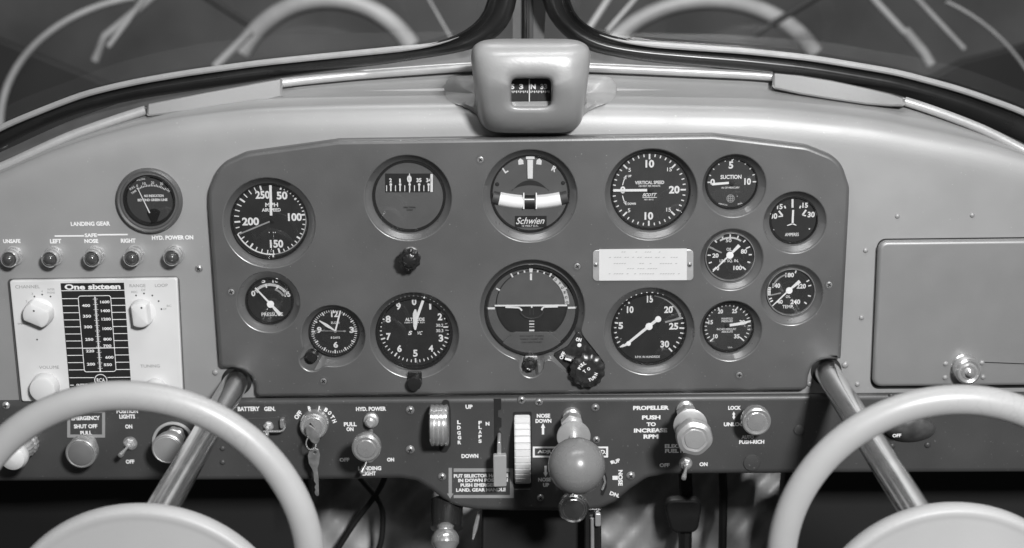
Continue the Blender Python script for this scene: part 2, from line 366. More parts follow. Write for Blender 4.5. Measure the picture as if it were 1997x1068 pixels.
def march(f, c, level, n=144):
    out = []
    for i in range(n):
        a = 2 * PI * i / n; lo, hi = 0, .11
        # last crossing seen from outside
        r = hi
        while r > 0 and f(c[0] + r * math.cos(a), c[1] + r * math.sin(a)) > level: r -= .0006
        lo, hi = r, r + .0006
        for _ in range(10):
            mid = (lo + hi) / 2
            if f(c[0] + mid * math.cos(a), c[1] + mid * math.sin(a)) > level: hi = mid
            else: lo = mid
        out.append((c[0] + lo * math.cos(a), c[1] + lo * math.sin(a)))
    return out
G = {  # name: recess centre, recess r, dial centre, dial r
 'air': ((525, 434.5), 93, (526, 431), 75), 'press': ((523.5, 589), 64, (526, 586), 46), 'clock': ((650, 655), 65, (652, 647), 48.5),
 'alt': ((808, 654), 90, (808, 649), 73), 'dg': ((796, 386), 88, (798, 382), 70), 'turn': ((1034, 382), 95, (1034, 377), 76),
 'hor': ((1038, 606), 106, (1037, 604), 90), 'vsi': ((1270, 379), 93.5, (1269, 371.5), 77), 'suc': ((1432, 362), 65, (1427, 357), 50),
 'amp': ((1550.5, 433.5), 64, (1548, 428.5), 46), 'oilp': ((1427, 506), 64, (1423.5, 500), 48), 'oilt': ((1544.5, 575), 63.5, (1542, 568.5), 47),
 'man': ((1425, 645), 63.5, (1420.5, 638), 49), 'rpm': ((1266.5, 646), 91, (1266, 641), 72)}
mb = MB(); holes = []; lofts = []
for k, (rc, rr, dc, dr) in G.items():
    c3 = W(*rc, PF); c = (c3.x, c3.z); R = rr * T(*rc, PF) * .985; e3 = W(*dc, DD); e = (e3.x, e3.z); r = (dr + 1.3) * T(*dc, DD)
    if k == 'clock':
        b = W(608, 701, PF); f = smin([sdf_circle(c, R), sdf_circle((b.x, b.z), 26 * T(608, 701, PF))], .002)
    elif k == 'hor':
        b = W(1036, 714, PF); p0 = W(1085, 655, PF); p1 = W(1147, 721, PF); t = T(1036, 706, PF)
        f = smin([sdf_circle(c, R), sdf_circle((b.x, b.z), 25 * t), sdf_caps((p0.x, p0.z), (p1.x, p1.z), 42 * t, 35 * t)], .002)
    else: f = None
    if f:
        outer = march(f, c, 0); off = R - r
        mid = march(f, c, -off * .5); inner = march(f, c, -off)
    else:
        outer = circ2(c, R, 96); mid = circ2(((c[0] + e[0]) / 2, (c[1] + e[1]) / 2), (R + r) / 2, 96); inner = circ2(e, r, 96)
    holes.append(outer)
    def in3(pl, d): return [Vector((x, -d, z)) for x, z in pl]
    q_ = min(1, .0013 / R)
    def shrink(pl, q, c=c): return [(c[0] + (x - c[0]) * q, c[1] + (z - c[1]) * q) for x, z in pl]
    lofts.append(([in3(outer, PF), in3(shrink(outer, 1 - q_ * .35), PF - .0002), in3(shrink(outer, 1 - q_ * .75), PF - .0006), in3(shrink(outer, 1 - q_), PF - .0013), in3(shrink(outer, 1 - q_ * 1.1), PF - .0019), in3(inner, DD - .0004)], in3(inner, DD - .0006), c))
def inset(pl, off):
    n = len(pl); out = []
    ar = sum(pl[i - 1][0] * pl[i][1] - pl[i][0] * pl[i - 1][1] for i in range(n)); sg = 1 if ar > 0 else -1
    for i in range(n):
        a = Vector(pl[i]) - Vector(pl[i - 1]); b = Vector(pl[(i + 1) % n]) - Vector(pl[i])
        if a.length < 1e-9: a = b
        if b.length < 1e-9: b = a
        na = Vector((-a.y, a.x)).normalized(); nb = Vector((-b.y, b.x)).normalized(); m_ = (na + nb)
        m_ = m_ / max(m_.length_squared / 2, .6)
        out.append((pl[i][0] + m_.x * off * sg, pl[i][1] + m_.y * off * sg))
    return out
po = rpoly2(px2(PO, PF), P_R, 8)
po = [p for i, p in enumerate(po) if (Vector(p) - Vector(po[i - 1])).length > 2e-5]
RB = .0042
mb.loft([[Vector((x, -d, z)) for x, z in inset(po, o_)] for o_, d in ((0, .0004), (0, PF - RB), (RB * .08, PF - RB * .62), (RB * .29, PF - RB * .29), (RB * .62, PF - RB * .08), (RB, PF))], M_PANEL)
c_ = bpy.data.curves.new('plate', 'CURVE'); c_.dimensions = '2D'; c_.fill_mode = 'BOTH'
for k, pl in enumerate([inset(po, RB)] + holes):
    sp = c_.splines.new('POLY'); sp.points.add(len(pl) - 1); sp.use_cyclic_u = True
    for i, (x, z) in enumerate(pl): sp.points[i].co = (x, z, 0, 1)
vs, fs = to_mesh(c_); mb.add([(v.x, -PF, v.y) for v in vs], fs, M_PANEL)
for rings, floor, c in lofts:
    mb.loft(rings, M_RECESS)
    n = len(floor); mb.add([(c[0], floor[0].y, c[1])] + floor, [(0, i + 1, (i + 1) % n + 1) for i in range(n)], M_PANEL)
mb.build('panel_plate', panel, smooth=34)
for u, v in ((937, 311), (1126, 519), (451, 569), (631, 743), (1442, 731), (1617, 555)): screw(u, v, 8, panel, PF, cup=True)

# =================================================================== gauges
class Dial:
    def __init__(s, key, name, label, cat, face, dc=None, dr=None, d=None, group=None):
        if dc is None: _, _, dc, dr = G[key]
        s.d = DD if d is None else d; s.dc = dc; s.dr = dr; s.t = T(*dc, s.d); s.c = W(*dc, s.d)
        s.o = thing(name, W(*dc, s.d - .0004), label, cat, group)
        s.mb = MB(); s.face = face; s.md = s.d + .0003
        s.mb.lathe(W(*dc, s.d), [(-.0002, s.dr * s.t), (0, s.dr * s.t), (.00001, 0)], face, n=64)
    def text(s, t, u, v, w, h, rot=0, m=None, bold=None, shear=0, lift=0):
        if bold is None: bold = .038 if h >= 8 else .015
        s.mb.text(t, u, v, w, h, s.md + lift, m, rot, bold, shear); return s
    def pol(s, a, r, lift=0):      # clockwise degrees from 12 o'clock, px radius -> world
        a = math.radians(a); return Vector((s.c.x + math.sin(a) * r * s.t, -(s.md + lift), s.c.z + math.cos(a) * r * s.t))
    def tick(s, a, r0, r1, w, m=None):
        p, q = s.pol(a, r0), s.pol(a, r1); n = Vector((-(q - p).z, 0, (q - p).x)).normalized() * s.t * w / 2
        s.mb.poly([p - n, q - n, q + n, p + n], m or M_WHITE)
    def ticks(s, a0, a1, n, r0, r1, w, every=0, r0m=0, wm=0, m=None):
        for i in range(n + 1):
            a = a0 + (a1 - a0) * i / n
            if every and i % every == 0: s.tick(a, r0m, r1, wm, m)
            else: s.tick(a, r0, r1, w, m)
    def arc(s, a0, a1, r, w, m=None, lift=0.0001, n=40):
        A = [s.pol(a0 + (a1 - a0) * i / n, r - w / 2, lift) for i in range(n + 1)]; B = [s.pol(a0 + (a1 - a0) * i / n, r + w / 2, lift) for i in range(n + 1)]
        s.mb.loft([A, B], m or M_WHITE, closed=False)
    def needle(s, pts, hub=None, m=None, lift=.0016, hm=None, name='needle'):   # pts [(u,v,w)]
        q = MB(); dd = s.d + lift; m = m or M_WHITE
        for (u0, v0, w0), (u1, v1, w1) in zip(pts, pts[1:]):
            for l in (0, .0004):
                q.bar(u0, v0, u1, v1, w0, w1, dd + l, m)
            a, b = W(u0, v0, dd), W(u1, v1, dd)
        for hu, hv, hr in (hub or []): q.lathe(W(hu, hv, dd - .0008), [(0, hr * s.t), (.0014, hr * s.t), (.0016, 0)], hm or m, n=24)
        q.build(name, s.o, flat=True); return s
    def done(s, bezel=M_PLASTIC, bw=3, mark=True, glass=True, bh=.0025):
        s.mb.build('dial_face', s.o, flat=True); t = s.t; r = s.dr * t; w = bw * t
        cc = W(*s.dc, s.d); b = MB(); b.lathe(cc, [(-.0002, r + w * .38), (bh * .6, r + w * .38), (bh, r + w * .1), (bh, r - w * .5), (bh * .5, r - w * .8), (.0002, r - w)], bezel, n=72, caps=False)
        b.build('bezel', s.o)
        if glass:
            g = MB(); g.lathe(cc, [(bh - .0004, r), (bh - .0001, r * .98), (bh + .0004, 0)], M_GLASS, n=48); g.build('glass', s.o)
        return s.o

g = Dial('air', 'airspeed_indicator', 'large round airspeed dial marked MPH at the upper left of the dark panel', 'gauge', M_DIAL)
g.c = W(526.3, 427, g.d)
for a in (('250', 512, 379.6, 28, 15.5), ('50', 550, 381, 21, 15.5), ('100', 575, 423, 27, 15.5), ('150', 539.4, 475, 26, 15.5), ('200', 488.6, 431.5, 33, 15.5)): g.text(*a)
g.text('MPH', 529.7, 399, 25, 8, bold=.03); g.text('AIRSPEED', 529, 409, 37, 6.5, bold=.03)
for a0, a1, n, r0 in ((22, 83, 10, 65), (83, 167, 10, 64), (167, 266, 10, 62), (266, 347, 8, 60)):
    for i in range(n):
        a = a0 + (a1 - a0) * i / n; big = i == 0 or i == n / 2
        g.tick(a, r0 - (2 if big else 0), 69.5, 3.4 if big else 2)
g.tick(347, 59, 69.5, 3.4); g.arc(40, 175, 70.5, 2.2, M_GREYMARK); g.arc(175, 246, 70.5, 2.6); g.tick(178, 70, 77, 3.2)
for i in (525, 533, 537): g.text('.', i, 453, 2, 2)
g.needle([(528.7, 420, 5), (527.3, 361, 5)]); g.needle([(530, 430, 3), (467, 456, 3)], m=M_GREYMARK, lift=.0008, hub=[(531, 429, 5)], hm=M_BLACK, name='thin_needle'); g.done()

g = Dial('press', 'pressure_gauge', 'small pressure gauge below the airspeed dial, scale from 0 to 15', 'gauge', M_DIAL)
g.c = W(527.8, 590, g.d)
for a in (('0', 494, 572, 8, 11), ('5', 513.8, 547, 7, 9), ('10', 537, 546.5, 12, 9), ('15', 561, 573, 12, 11), ('PRESSURE', 531, 612.5, 42, 7)): g.text(*a)
g.ticks(-48, 62, 30, 34, 39.5, 1.6, 10, 31, 2.6); g.arc(20, 62, 29, 4, M_GREYMARK)
g.needle([(497.7, 561, 3), (528, 593, 4), (547, 614, 8)], hub=[(527.8, 592.5, 7)]); g.done()

g = Dial('clock', 'panel_clock', 'small black round clock with figures 12, 3, 6 and 9', 'clock', M_DIAL)
g.c = W(652, 646, g.d)
for a in (('12', 652.5, 612, 14, 12), ('3', 686, 643, 9, 12), ('6', 654.7, 672, 9, 12), ('9', 622.6, 643, 9, 12), ('ELGIN', 653.7, 629, 16, 4.5), ('8 DAYS', 654, 658, 18, 4.5)): g.text(*a)
g.ticks(0, 354, 59, 40, 44.5, 1.3, 5, 37.5, 2.6)
g.needle([(654, 645, 3), (664, 605, 3)], name='minute_hand'); g.needle([(654, 645, 2), (637, 634, 6), (622.6, 625, 2)], lift=.0008, name='hour_hand')
g.needle([(608, 644.6, 1.5), (668, 645.4, 1.5), (672, 645.4, 4), (675, 645.5, 1)], lift=.0004, name='second_hand', m=M_GREYMARK, hub=[(654, 645, 3)])
g.done()
q = MB(); t = T(608, 694, PF); q.lathe(W(608, 694, .012), [(-.009, 7 * t), (-.004, 8 * t), (-.004, 13 * t), (.002, 12 * t), (.003, 9 * t), (.003, 0)], M_PLASTIC, n=28, lobes=14, amp=.02)
tag(q.build('winding_knob'), 'small black winding knob at the lower left of the clock', 'knob')

g = Dial('alt', 'altimeter', 'large altimeter dial numbered 0 to 9 in the lower row', 'gauge', M_DIAL)
g.c = W(808.5, 640, g.d)
for a in (('0', 807.6, 588, 9, 14), ('1', 839, 596.7, 4, 13), ('2', 858, 617.4, 9, 14), ('3', 860, 659, 9, 14), ('4', 840.5, 679, 9, 13), ('5', 810, 688.5, 9, 14), ('6', 779, 679.4, 9, 14), ('7', 757.7, 656, 9, 14), ('8', 757, 622, 10, 14), ('9', 777, 597, 9, 14)): g.text(*a)
g.text('ALTITUDE', 809, 622.5, 38, 6.5, bold=.03); g.text('1000 FT PER REV', 809, 628.6, 40, 3); g.text('S', 800, 649, 7, 8, shear=.3); g.text('VC', 818.5, 649, 10, 7, shear=.3)
g.text('30.2', 857.5, 634, 14, 6); g.text('30.3', 857.5, 644.5, 14, 6)
g.tick(88, 56, 69, 2.6); g.tick(82, 60, 69, 1); g.tick(94, 60, 69, 1)
for i in range(50):
    if 10 < i < 14: continue
    big = i % 5 == 0; g.tick(i * 7.2, 61 if big else 64, 69.5, 2.8 if big else 1.8)
g.needle([(810, 643, 3), (809.6, 634, 8), (812, 622, 6), (826, 583, 5), (828, 578, 1)], name='long_hand'); g.needle([(810, 634, 8), (809.5, 612, 9), (810, 603, 3)], lift=.0008, hub=[(809, 641, 5)], hm=M_BLACK, name='short_hand')
g.done(bw=6)
q = MB(); t = T(808, 747, PF); q.lathe(W(808, 748, .022), [(-.012, 8 * t), (-.007, 9 * t), (-.007, 14 * t), (0, 14 * t), (.0015, 12 * t), (.002, 0)], M_PLASTIC, n=28, lobes=16, amp=.02)
c = W(809, 737, PF + .002); q.box((c.x, c.y, c.z), 28 * t, .003, 26 * t, M_PLASTIC, b=.0008)
tag(q.build('setting_knob'), 'black knurled setting knob directly below the altimeter', 'knob')

g = Dial('dg', 'direction_indicator', 'large grey faced heading dial with a black number window near its top', 'gauge', M_DIALG)
mb_ = g.mb; mb_.rect(751, 338, 845.5, 374.5, g.md, M_BLACK); g.md += .0003
for a in (('2', 761.6, 351.3, 5, 8), ('1', 780, 352, 3, 8), ('0', 798.3, 348.7, 9, 14), ('35', 817, 351, 10, 8), ('34', 836, 351, 10, 8)): g.text(*a)
for i, x in enumerate((206, 237, 272, 306, 341, 377, 413, 448, 483, 518)):
    u = x / 3.814 + 700; big = i % 2; g.mb.bar(u, 361 if not big else 358, u, 372.5, 1.6 if not big else 2.6, 1.6 if not big else 2.6, g.md, M_WHITE)
    if big: g.mb.lathe(W(u, 359.5, g.md), [(0, 2.6 * g.t), (.0001, 0)], M_WHITE, n=10)
g.mb.bar(798.5, 338, 798.5, 375, 1.6, 1.6, g.md + .0004, M_WHITE); g.mb.bar(841.8, 339, 841.8, 374, 5, 5, g.md, M_WHITE)
g.text('DIRECTIONAL', 799, 404, 24, 3, m=M_DIAL); g.text('GYRO', 799, 409, 12, 3, m=M_DIAL)
g.done(bw=4)
q = MB(); t = T(798, 508, PF); P = W(798, 508, .034)
q.lathe(W(798, 508, .034), [(-.022, 16 * t), (-.020, 17 * t), (-.019, 14 * t), (-.014, 12 * t), (-.010, 12 * t)], M_DARKMETAL, n=28)
q.lathe(P, [(-.011, 18 * t), (-.009, 21 * t), (-.003, 21 * t), (-.001, 17 * t), (-.001, 14 * t), (.001, 13 * t), (.002, 8 * t), (.0022, 0)], M_PLASTIC, n=70, lobes=10, amp=.055)
tag(q.build('caging_knob'), 'black scalloped knob on the dark panel below the heading dial', 'knob')

g = Dial('turn', 'turn_and_slip_indicator', 'large dial with L and R marks and a curved white slip ball tube', 'gauge', M_DIALG)
g.text('L', 985.3, 331, 8, 12, rot=32, bold=.04); g.text('R', 1081, 328.8, 9, 11, rot=-28, bold=.04)
for u, s_ in ((1015.5, 1), (1051.4, -1)):
    P_ = [(-5, 6), (5, 6), (5, -2), (0, -6), (-5, -2)]; a = math.radians(8 * s_)
    g.mb.poly([W(u + x * math.cos(a) + y * math.sin(a), 314.5 + y * math.cos(a) - x * math.sin(a), g.md) for x, y in P_], M_WHITE)
for i in range(24):      # crescent slot
    a0, a1 = -38 + 76 * i / 24, -38 + 76 * (i + 1) / 24
    def pt(a, k):
        u = 1034 + 36 * math.sin(math.radians(a)) / math.sin(math.radians(38)); h = 1 - (a / 38) ** 2
        return W(u, 370 - (19 if k else 9) * h + (3 if k else 0) * (1 - h), g.md)
    g.mb.poly([pt(a0, 0), pt(a1, 0), pt(a1, 1), pt(a0, 1)], M_DIAL)
# slip tube: curved band, cylinder-like
tubeq = MB()
def band(u0, u1, m, r=15.5, n=14, dz=0):
    pts = []
    for i in range(n + 1):
        u = u0 + (u1 - u0) * i / n; v = 392.5 - ((u - 1033) / 77) ** 2 * 11; pts.append(W(u, v, DD - .0036))
    tubeq.tube(pts, r * g.t, m, n=20)
band(961, 1107, M_DIALM, 15); band(974, 1021, M_WHITE, 15.8); band(1045, 1093, M_WHITE, 15.8); band(1024, 1042, M_BLACK, 15.9, 4); band(1024, 1042, M_CHROME, 16.2, 2) if False else None
for u in (1021.5, 1046): tubeq.bar(u, 375.5, u, 407, 2.2, 2.2, DD - .0036 + 16.6 * g.t, M_WHITE)
tubeq.bar(1023, 388.5, 1042, 388.5, 2.5, 2.5, DD - .0036 + 16.6 * g.t, M_WHITE)
tubeq.build('slip_tube', g.o)
for u, v in ((969.5, 359), (1098, 356.5)): g.mb.lathe(W(u, v, g.md), [(0, 4 * g.t), (.0006, 3 * g.t), (.0007, 0)], M_DIAL, n=14)
g.mb.rect(1004, 420.7, 1066, 443, g.md, M_BLACK); g.md += .0003
g.text('Schwien', 1035, 430, 54, 13, shear=.35, bold=.012); g.text('12 VOLT D.C.', 1034, 440, 32, 3.5)
g.needle([(1034, 303.5, 17), (1034, 310, 17)]); g.needle([(1034, 311, 11), (1034, 348, 10)], name='turn_needle'); g.done(glass=True, bh=.009 if False else .0026)

g = Dial('hor', 'artificial_horizon', 'largest dial, showing a white horizon bar and a miniature aeroplane', 'gauge', M_DIALG)
d0 = g.md; wc = (1036.7, 594)
def chord(r, v0, v1, m, dd, cu=wc[0], cv=wc[1], squash=.966):
    pts = []
    for i in range(61):
        a = 2 * PI * i / 60; u, v = cu + r * math.sin(a), cv - r * squash * math.cos(a)
        pts.append(W(u, min(max(v, v0), v1), dd))
    g.mb.poly(pts[:-1], m)
chord(70, 400, 647, M_BLACK, d0 + .0002); chord(68, 400, 594.5, M_DIALG, d0 + .0004); chord(67, 596, 645, M_DIAL, d0 + .0004)
dm = d0 + .0008
for r_ in ((949, 601, 965, 601), (1107.5, 600, 1124, 599.5)): g.mb.bar(*r_, 4, 4, dm, M_WHITE)
g.mb.bar(1035.5, 515.5, 1035.5, 531, 9, 5.5, dm, M_WHITE); g.mb.bar(1035.5, 533, 1035.5, 546, 4, 4, dm, M_WHITE)
for x, y, r_, L_ in ((298, 178, 30, 8), (345, 162, 18, 4), (392, 150, 9, 4), (490, 148, -8, 4), (538, 160, -18, 4), (586, 175, -28, 8), (195, 282, 60, 8), (692, 278, -60, 8)):
    u, v = x / 3.813 + 920, y / 3.813 + 490; a = math.radians(r_); g.mb.bar(u - math.sin(a) * L_ / 2, v - math.cos(a) * L_ / 2, u + math.sin(a) * L_ / 2, v + math.cos(a) * L_ / 2, 3, 3, dm, M_WHITE)
for y, w_ in ((518, 1.2), (540, 2.2), (560, 1.2), (587, 3.2)): g.mb.rect(1032, 490 + y / 3.813 - w_ / 2, 1042, 490 + y / 3.813 + w_ / 2, dm, M_WHITE)
pts = [W(1037 + 22 * math.sin(math.radians(a)), 606 + 15 * math.cos(math.radians(a)), dm) for a in range(-90, 91, 10)]; g.mb.tube(pts, .0009, M_DIALM, n=6)
g.mb.bar(1033.5, 600, 1033.5, 614, 1.5, 1.5, dm, M_DIALM); g.mb.bar(1040, 600, 1040, 614, 1.5, 1.5, dm, M_DIALM)
g.mb.bar(1037, 621, 1037, 646, 10, 10, dm - .0003, M_DIALM)
# lower cover plate
pts = [(1003, 646), (1070, 646), (1090, 662), (1099, 673), (1080, 684), (1050, 690), (1030, 690.5), (1000, 686), (976, 674), (984, 662)]
g.mb.slab(rpoly2(px2(pts, dm), .005), dm, dm + .0014, M_DIALG, bevel=.0006)
for i, s_ in enumerate(('DO NOT TURN', 'WHILE CAGED OR', 'ON GROUND')): g.text(s_, 1037, 655 + i * 6, 46 - 6 * (i == 2), 3.4, m=M_DIALM, lift=.0026)
# gyro strip with letters
A, B = [], []
for i in range(25):
    t_ = i / 24; a = math.radians(39 + 50 * t_); A.append(W(1036.7 + 65 * math.sin(a), 594 - 63 * math.cos(a), dm + .0006)); B.append(W(1036.7 + 73.5 * math.sin(a), 594 - 71 * math.cos(a), dm + .0006))
g.mb.loft([A, B], M_PAPER, closed=False)
for i, ch in enumerate('OTONUO'):
    a = math.radians(43 + 8.6 * i); g.mb.text(ch, 1036.7 + 69.2 * math.sin(a), 594 - 67 * math.cos(a), 4.5, 5.5, dm + .0009, M_DIALM, rot=-(43 + 8.6 * i))
g.needle([(964.6, 595.7, 3.4), (1106, 595.2, 3.4)], lift=.0018, name='horizon_bar')
q = MB()
for pts in ([(985.6, 598.5), (1011, 599.5), (1014, 601), (1018, 605.5)], [(1088, 597.5), (1061, 598.3), (1058.5, 600), (1056, 604.5)]):
    for (a, b), (c_, e_) in zip(pts, pts[1:]): q.bar(a, b, c_, e_, 3.4, 3.4, DD + .0030, M_WHITE)
q.bar(1037, 596, 1037, 600, 3, 3, DD + .003, M_WHITE); q.build('miniature_aeroplane', g.o, flat=True)
g.done(bw=5, bh=.0045)
# caging plate and knobs of the horizon
cg = thing('gyro_caging_unit', W(1130, 700, .004), 'black caging plate with scalloped PULL TO TURN knob beside the artificial horizon', 'control')
q = MB(); PD = .0085
pts = [(1127, 645), (1172, 690), (1180, 712), (1170, 745), (1147, 752), (1122, 740), (1078, 692), (1108, 676)]
q.slab(rpoly2(px2(pts, PD), [.002, .012, .012, .01, .01, .01, .002, .01]), .003, PD, M_WORN, bevel=.001)
q.text('ON', 1128.5, 662, 11, 7.5, PD + .0003, rot=-12); q.text('OFF', 1097, 693, 16, 7.5, PD + .0003, rot=62); q.lathe(W(1129.8, 672.5, PD), [(.0002, .0021), (.0004, 0)], M_WHITE, n=16)
q.build('caging_plate', cg)
q = MB(); q.bar(1103, 697, 1121, 700, 15, 13, PD + .002, M_WORN); q.tube([W(1102, 696, PD + .003), W(1124, 703, PD + .005)], .0032, M_WORN, n=10); q.bar(1102, 699, 1114, 702, 4.5, 4.5, PD + .0082, M_WHITE); q.build('lever', cg)
q = MB(); t = T(1147, 724, .02); KP = W(1146, 724, .024)
q.lathe(KP, [(-.016, 16 * t), (-.010, 16 * t), (-.0095, 31 * t), (-.006, 34 * t), (-.001, 33 * t), (.0008, 27 * t), (.001, 24 * t), (.0016, 23 * t), (.0018, 0)], M_WORN, n=96, lobes=12, amp=.045)
kd = .0262
for ch, a in zip('PULL', (-68, -50, -34, -20)):
    a = math.radians(a); q.text(ch, 1146 + 17 * math.sin(a), 724 - 17 * math.cos(a), 5, 6.5, kd, rot=-math.degrees(a))
q.text('T', 1140, 724, 5, 6.5, kd, rot=40); q.text('O', 1148, 719, 6, 6.5, kd, rot=40)
for ch, a in zip('TURN', (166, 148, 128, 108)):
    a = math.radians(a); q.text(ch, 1146 + 17 * math.sin(a), 724 - 17 * math.cos(a), 5, 6.5, kd, rot=-math.degrees(a) + 180)
q.build('knob', cg)
q = MB(); t = T(1034, 711, .018)
q.lathe(W(1034, 711, .018), [(-.014, 8 * t), (-.006, 8 * t), (-.006, 12.5 * t), (-.001, 13 * t), (.001, 10 * t), (.0005, 8 * t), (.0014, 0)], M_WORN, n=48, lobes=9, amp=.05)
c = W(1036, 697, .010); q.box((c.x, c.y, c.z), 26 * t, .004, 8 * t, M_DARKMETAL, b=.001)
tag(q.build('adjusting_knob'), 'tiny black knob centred under the artificial horizon dial', 'knob')

g = Dial('vsi', 'vertical_speed_indicator', 'large VERTICAL SPEED dial reading 10, 20 and 10 with its needle at 0', 'gauge', M_DIAL2)
g.c = W(1266, 370.3, g.d)
for a in (('10', 1267.3, 319, 17, 15), ('10', 1265.4, 420.7, 17, 15), ('20', 1315, 369.6, 21, 15), ('5', 1228, 331, 5, 7.5), ('15', 1305.6, 330, 9, 7.5), ('5', 1226.8, 409.8, 5, 7.5), ('15', 1304, 408.5, 9, 7.5), ('0', 1214.6, 370, 10, 14)): g.text(*a)
g.text('VERTICAL SPEED', 1266.8, 355.5, 57, 6.5, bold=.03); g.text('100 FEET PER MINUTE', 1266.8, 362.3, 42, 3.5); g.text('SCOTT', 1266.8, 379.5, 26, 6.5, shear=.4, bold=.04); g.mb.bar(1253, 385, 1281, 384.6, 1.2, 1.2, g.md, M_WHITE); g.text('NO. 60-12', 1265.4, 388.7, 18, 3)
g.text('UP', 1228, 343, 7, 4.5, bold=.04); g.text('DOWN', 1232, 397, 16, 4.5, bold=.04)
for i in range(40):
    big = i % 5 == 0 and i != 30; g.tick(i * 9, 61 if big else 66, 71.5, 3.2 if big else 2.2)
for v0, v1, v2 in ((361, 352, 345), (381, 390, 396)):
    g.mb.bar(1214, v0, 1216.5, v1, 1.8, 1.8, g.md, M_WHITE); g.mb.bar(1216.5, v1, 1219.5, v2, 1.8, 1.8, g.md, M_WHITE); g.mb.bar(1218.5, v2 + (3 if v2 < 370 else -3), 1221.5, v2 + (-4 if v2 < 370 else 4), 6, .5, g.md, M_WHITE)
g.needle([(1196, 371, 5), (1262, 370.5, 5)], hub=[(1270, 370.5, 5)], hm=M_BLACK); g.done()

g = Dial('suc', 'suction_gauge', 'small SUCTION gauge between the vertical speed dial and the ammeter', 'gauge', M_DIAL2)
g.c = W(1426.7, 354.5, g.d)
for a in (('5', 1425.6, 321.6, 9, 14), ('0', 1389.7, 354.7, 9, 12.5), ('10', 1458, 353.6, 13, 13)): g.text(*a)
g.text('SUCTION', 1425.6, 344.7, 41, 8, bold=.035); g.text('IN OF MERCURY', 1424.8, 365.6, 35, 3.6); g.text('MADE IN U.S.A.', 1410, 398, 18, 2.6, rot=-12); g.text('MFD 5', 1443, 397, 9, 2.6, rot=15)
for i in range(11): g.tick(-90 + 18 * i, 41 if i % 5 == 0 else 42.5, 48, 2.4 if i % 5 == 0 else 2)
lc = (1424.8, 386.8)
for k in (-4, 0, 4): g.mb.bar(lc[0] - 6, lc[1] + k, lc[0] + 6, lc[1] + k, 1.4, 1.4, g.md, M_GREYMARK); g.mb.bar(lc[0] + k, lc[1] - 6, lc[0] + k, lc[1] + 6, 1.4, 1.4, g.md + .0001, M_GREYMARK)
P_ = [[W(lc[0] + r * math.sin(i * PI / 12), lc[1] - r * math.cos(i * PI / 12), g.md + .0002) for i in range(24)] for r in (6.6, 8)]; g.mb.loft(P_, M_GREYMARK)
g.needle([(1388.4, 359, 5), (1421.5, 356.3, 4.5)], hub=[(1428, 356, 5)], hm=M_BLACK); g.done()

g = Dial('amp', 'ammeter', 'small AMPERES gauge highest on the right side of the panel', 'gauge', M_DIAL)
for a in (('15', 1520.8, 402.6, 11, 10), ('15', 1570.3, 400, 11, 10), ('30', 1509, 421, 14, 11), ('30', 1582, 418, 14, 11), ('AMPERES', 1544.3, 457, 27, 6.5)): g.text(*a)
for b_ in ((1529.7, 401, 1532, 406, 3), (1561.5, 401, 1559.5, 406, 3), (1519, 411, 1526, 420, 3.5), (1518, 422, 1527, 421, 2.5), (1572, 409, 1565, 419, 3.5), (1565, 419, 1572, 420.5, 2.5), (1545.6, 388, 1545.6, 404.7, 4)): g.mb.bar(b_[0], b_[1], b_[2], b_[3], b_[4], b_[4], g.md, M_WHITE)
g.text('.', 1508.5, 448, 3, 3); g.text('.', 1578.5, 446, 3, 3)
g.needle([(1546.8, 409, 4), (1545.6, 436.6, 4)]); g.needle([(1535, 439.5, 1.5), (1545.6, 436, 3), (1553, 439, 1.5)], name='needle_counterweight'); g.done()

g = Dial('oilp', 'oil_pressure_gauge', 'small OIL gauge marked LBS. SQ. IN., under the suction gauge', 'gauge', M_DIAL)
g.c = W(1423, 498, g.d)
for a in (('20', 1395.4, 498, 12, 8.5), ('80', 1450.8, 490, 12, 9), ('100', 1438.7, 522, 17, 8.5), ('50', 1421, 468.5, 11, 7), ('OIL', 1422, 485.8, 10, 6), ('LBS. SQ. IN.', 1422, 508.6, 37, 6.5), ('0', 1400, 523, 5, 8)): g.text(*a)
for i in range(13): g.tick(-132 + 264 * i / 12, 37 if i % 3 else 34, 43, 2.6)
g.arc(-33, 36, 36, 3.4, M_PAPER); g.arc(-42, -18, 42, 3.4, M_GREYMARK)
g.needle([(1383, 481.6, 3), (1407.5, 492.7, 3)], m=M_GREYMARK, lift=.0008, name='limit_pointer'); g.needle([(1390, 529.4, 2), (1423, 497, 3.5), (1442, 478, 7)], hub=[(1423.2, 497, 7)]); g.done(bezel=M_DARKMETAL, bw=2)

g = Dial('oilt', 'oil_temperature_gauge', 'small oil TEMP. gauge at the far right, marked up to 240', 'gauge', M_DIAL)
g.c = W(1540, 567, g.d)
for a in (('180', 1540, 536, 17, 9), ('140', 1514, 556.8, 15, 9), ('220', 1562.7, 557.8, 18, 9.5), ('240', 1551, 588.3, 19, 9.5), ('40', 1521, 588.3, 11, 8), ('TEMP.', 1536.7, 597.6, 22, 6.5), ('OIL', 1537, 578, 9, 5)): g.text(*a)
for a in (-100, -95, -90, -85, -80, -112, -120, 15, 60, 75, 105, 128): g.tick(a, 37, 43, 2.6)
g.arc(-75, -12, 34, 3, M_GREYMARK)
g.needle([(1500, 576, 2.5), (1523, 571, 3)], m=M_GREYMARK, lift=.0008, name='limit_pointer'); g.needle([(1506, 596.6, 2), (1538.4, 565.8, 3.5), (1560, 548, 7)], hub=[(1538.6, 565.8, 6.5)]); g.done(bezel=M_DARKMETAL, bw=2)

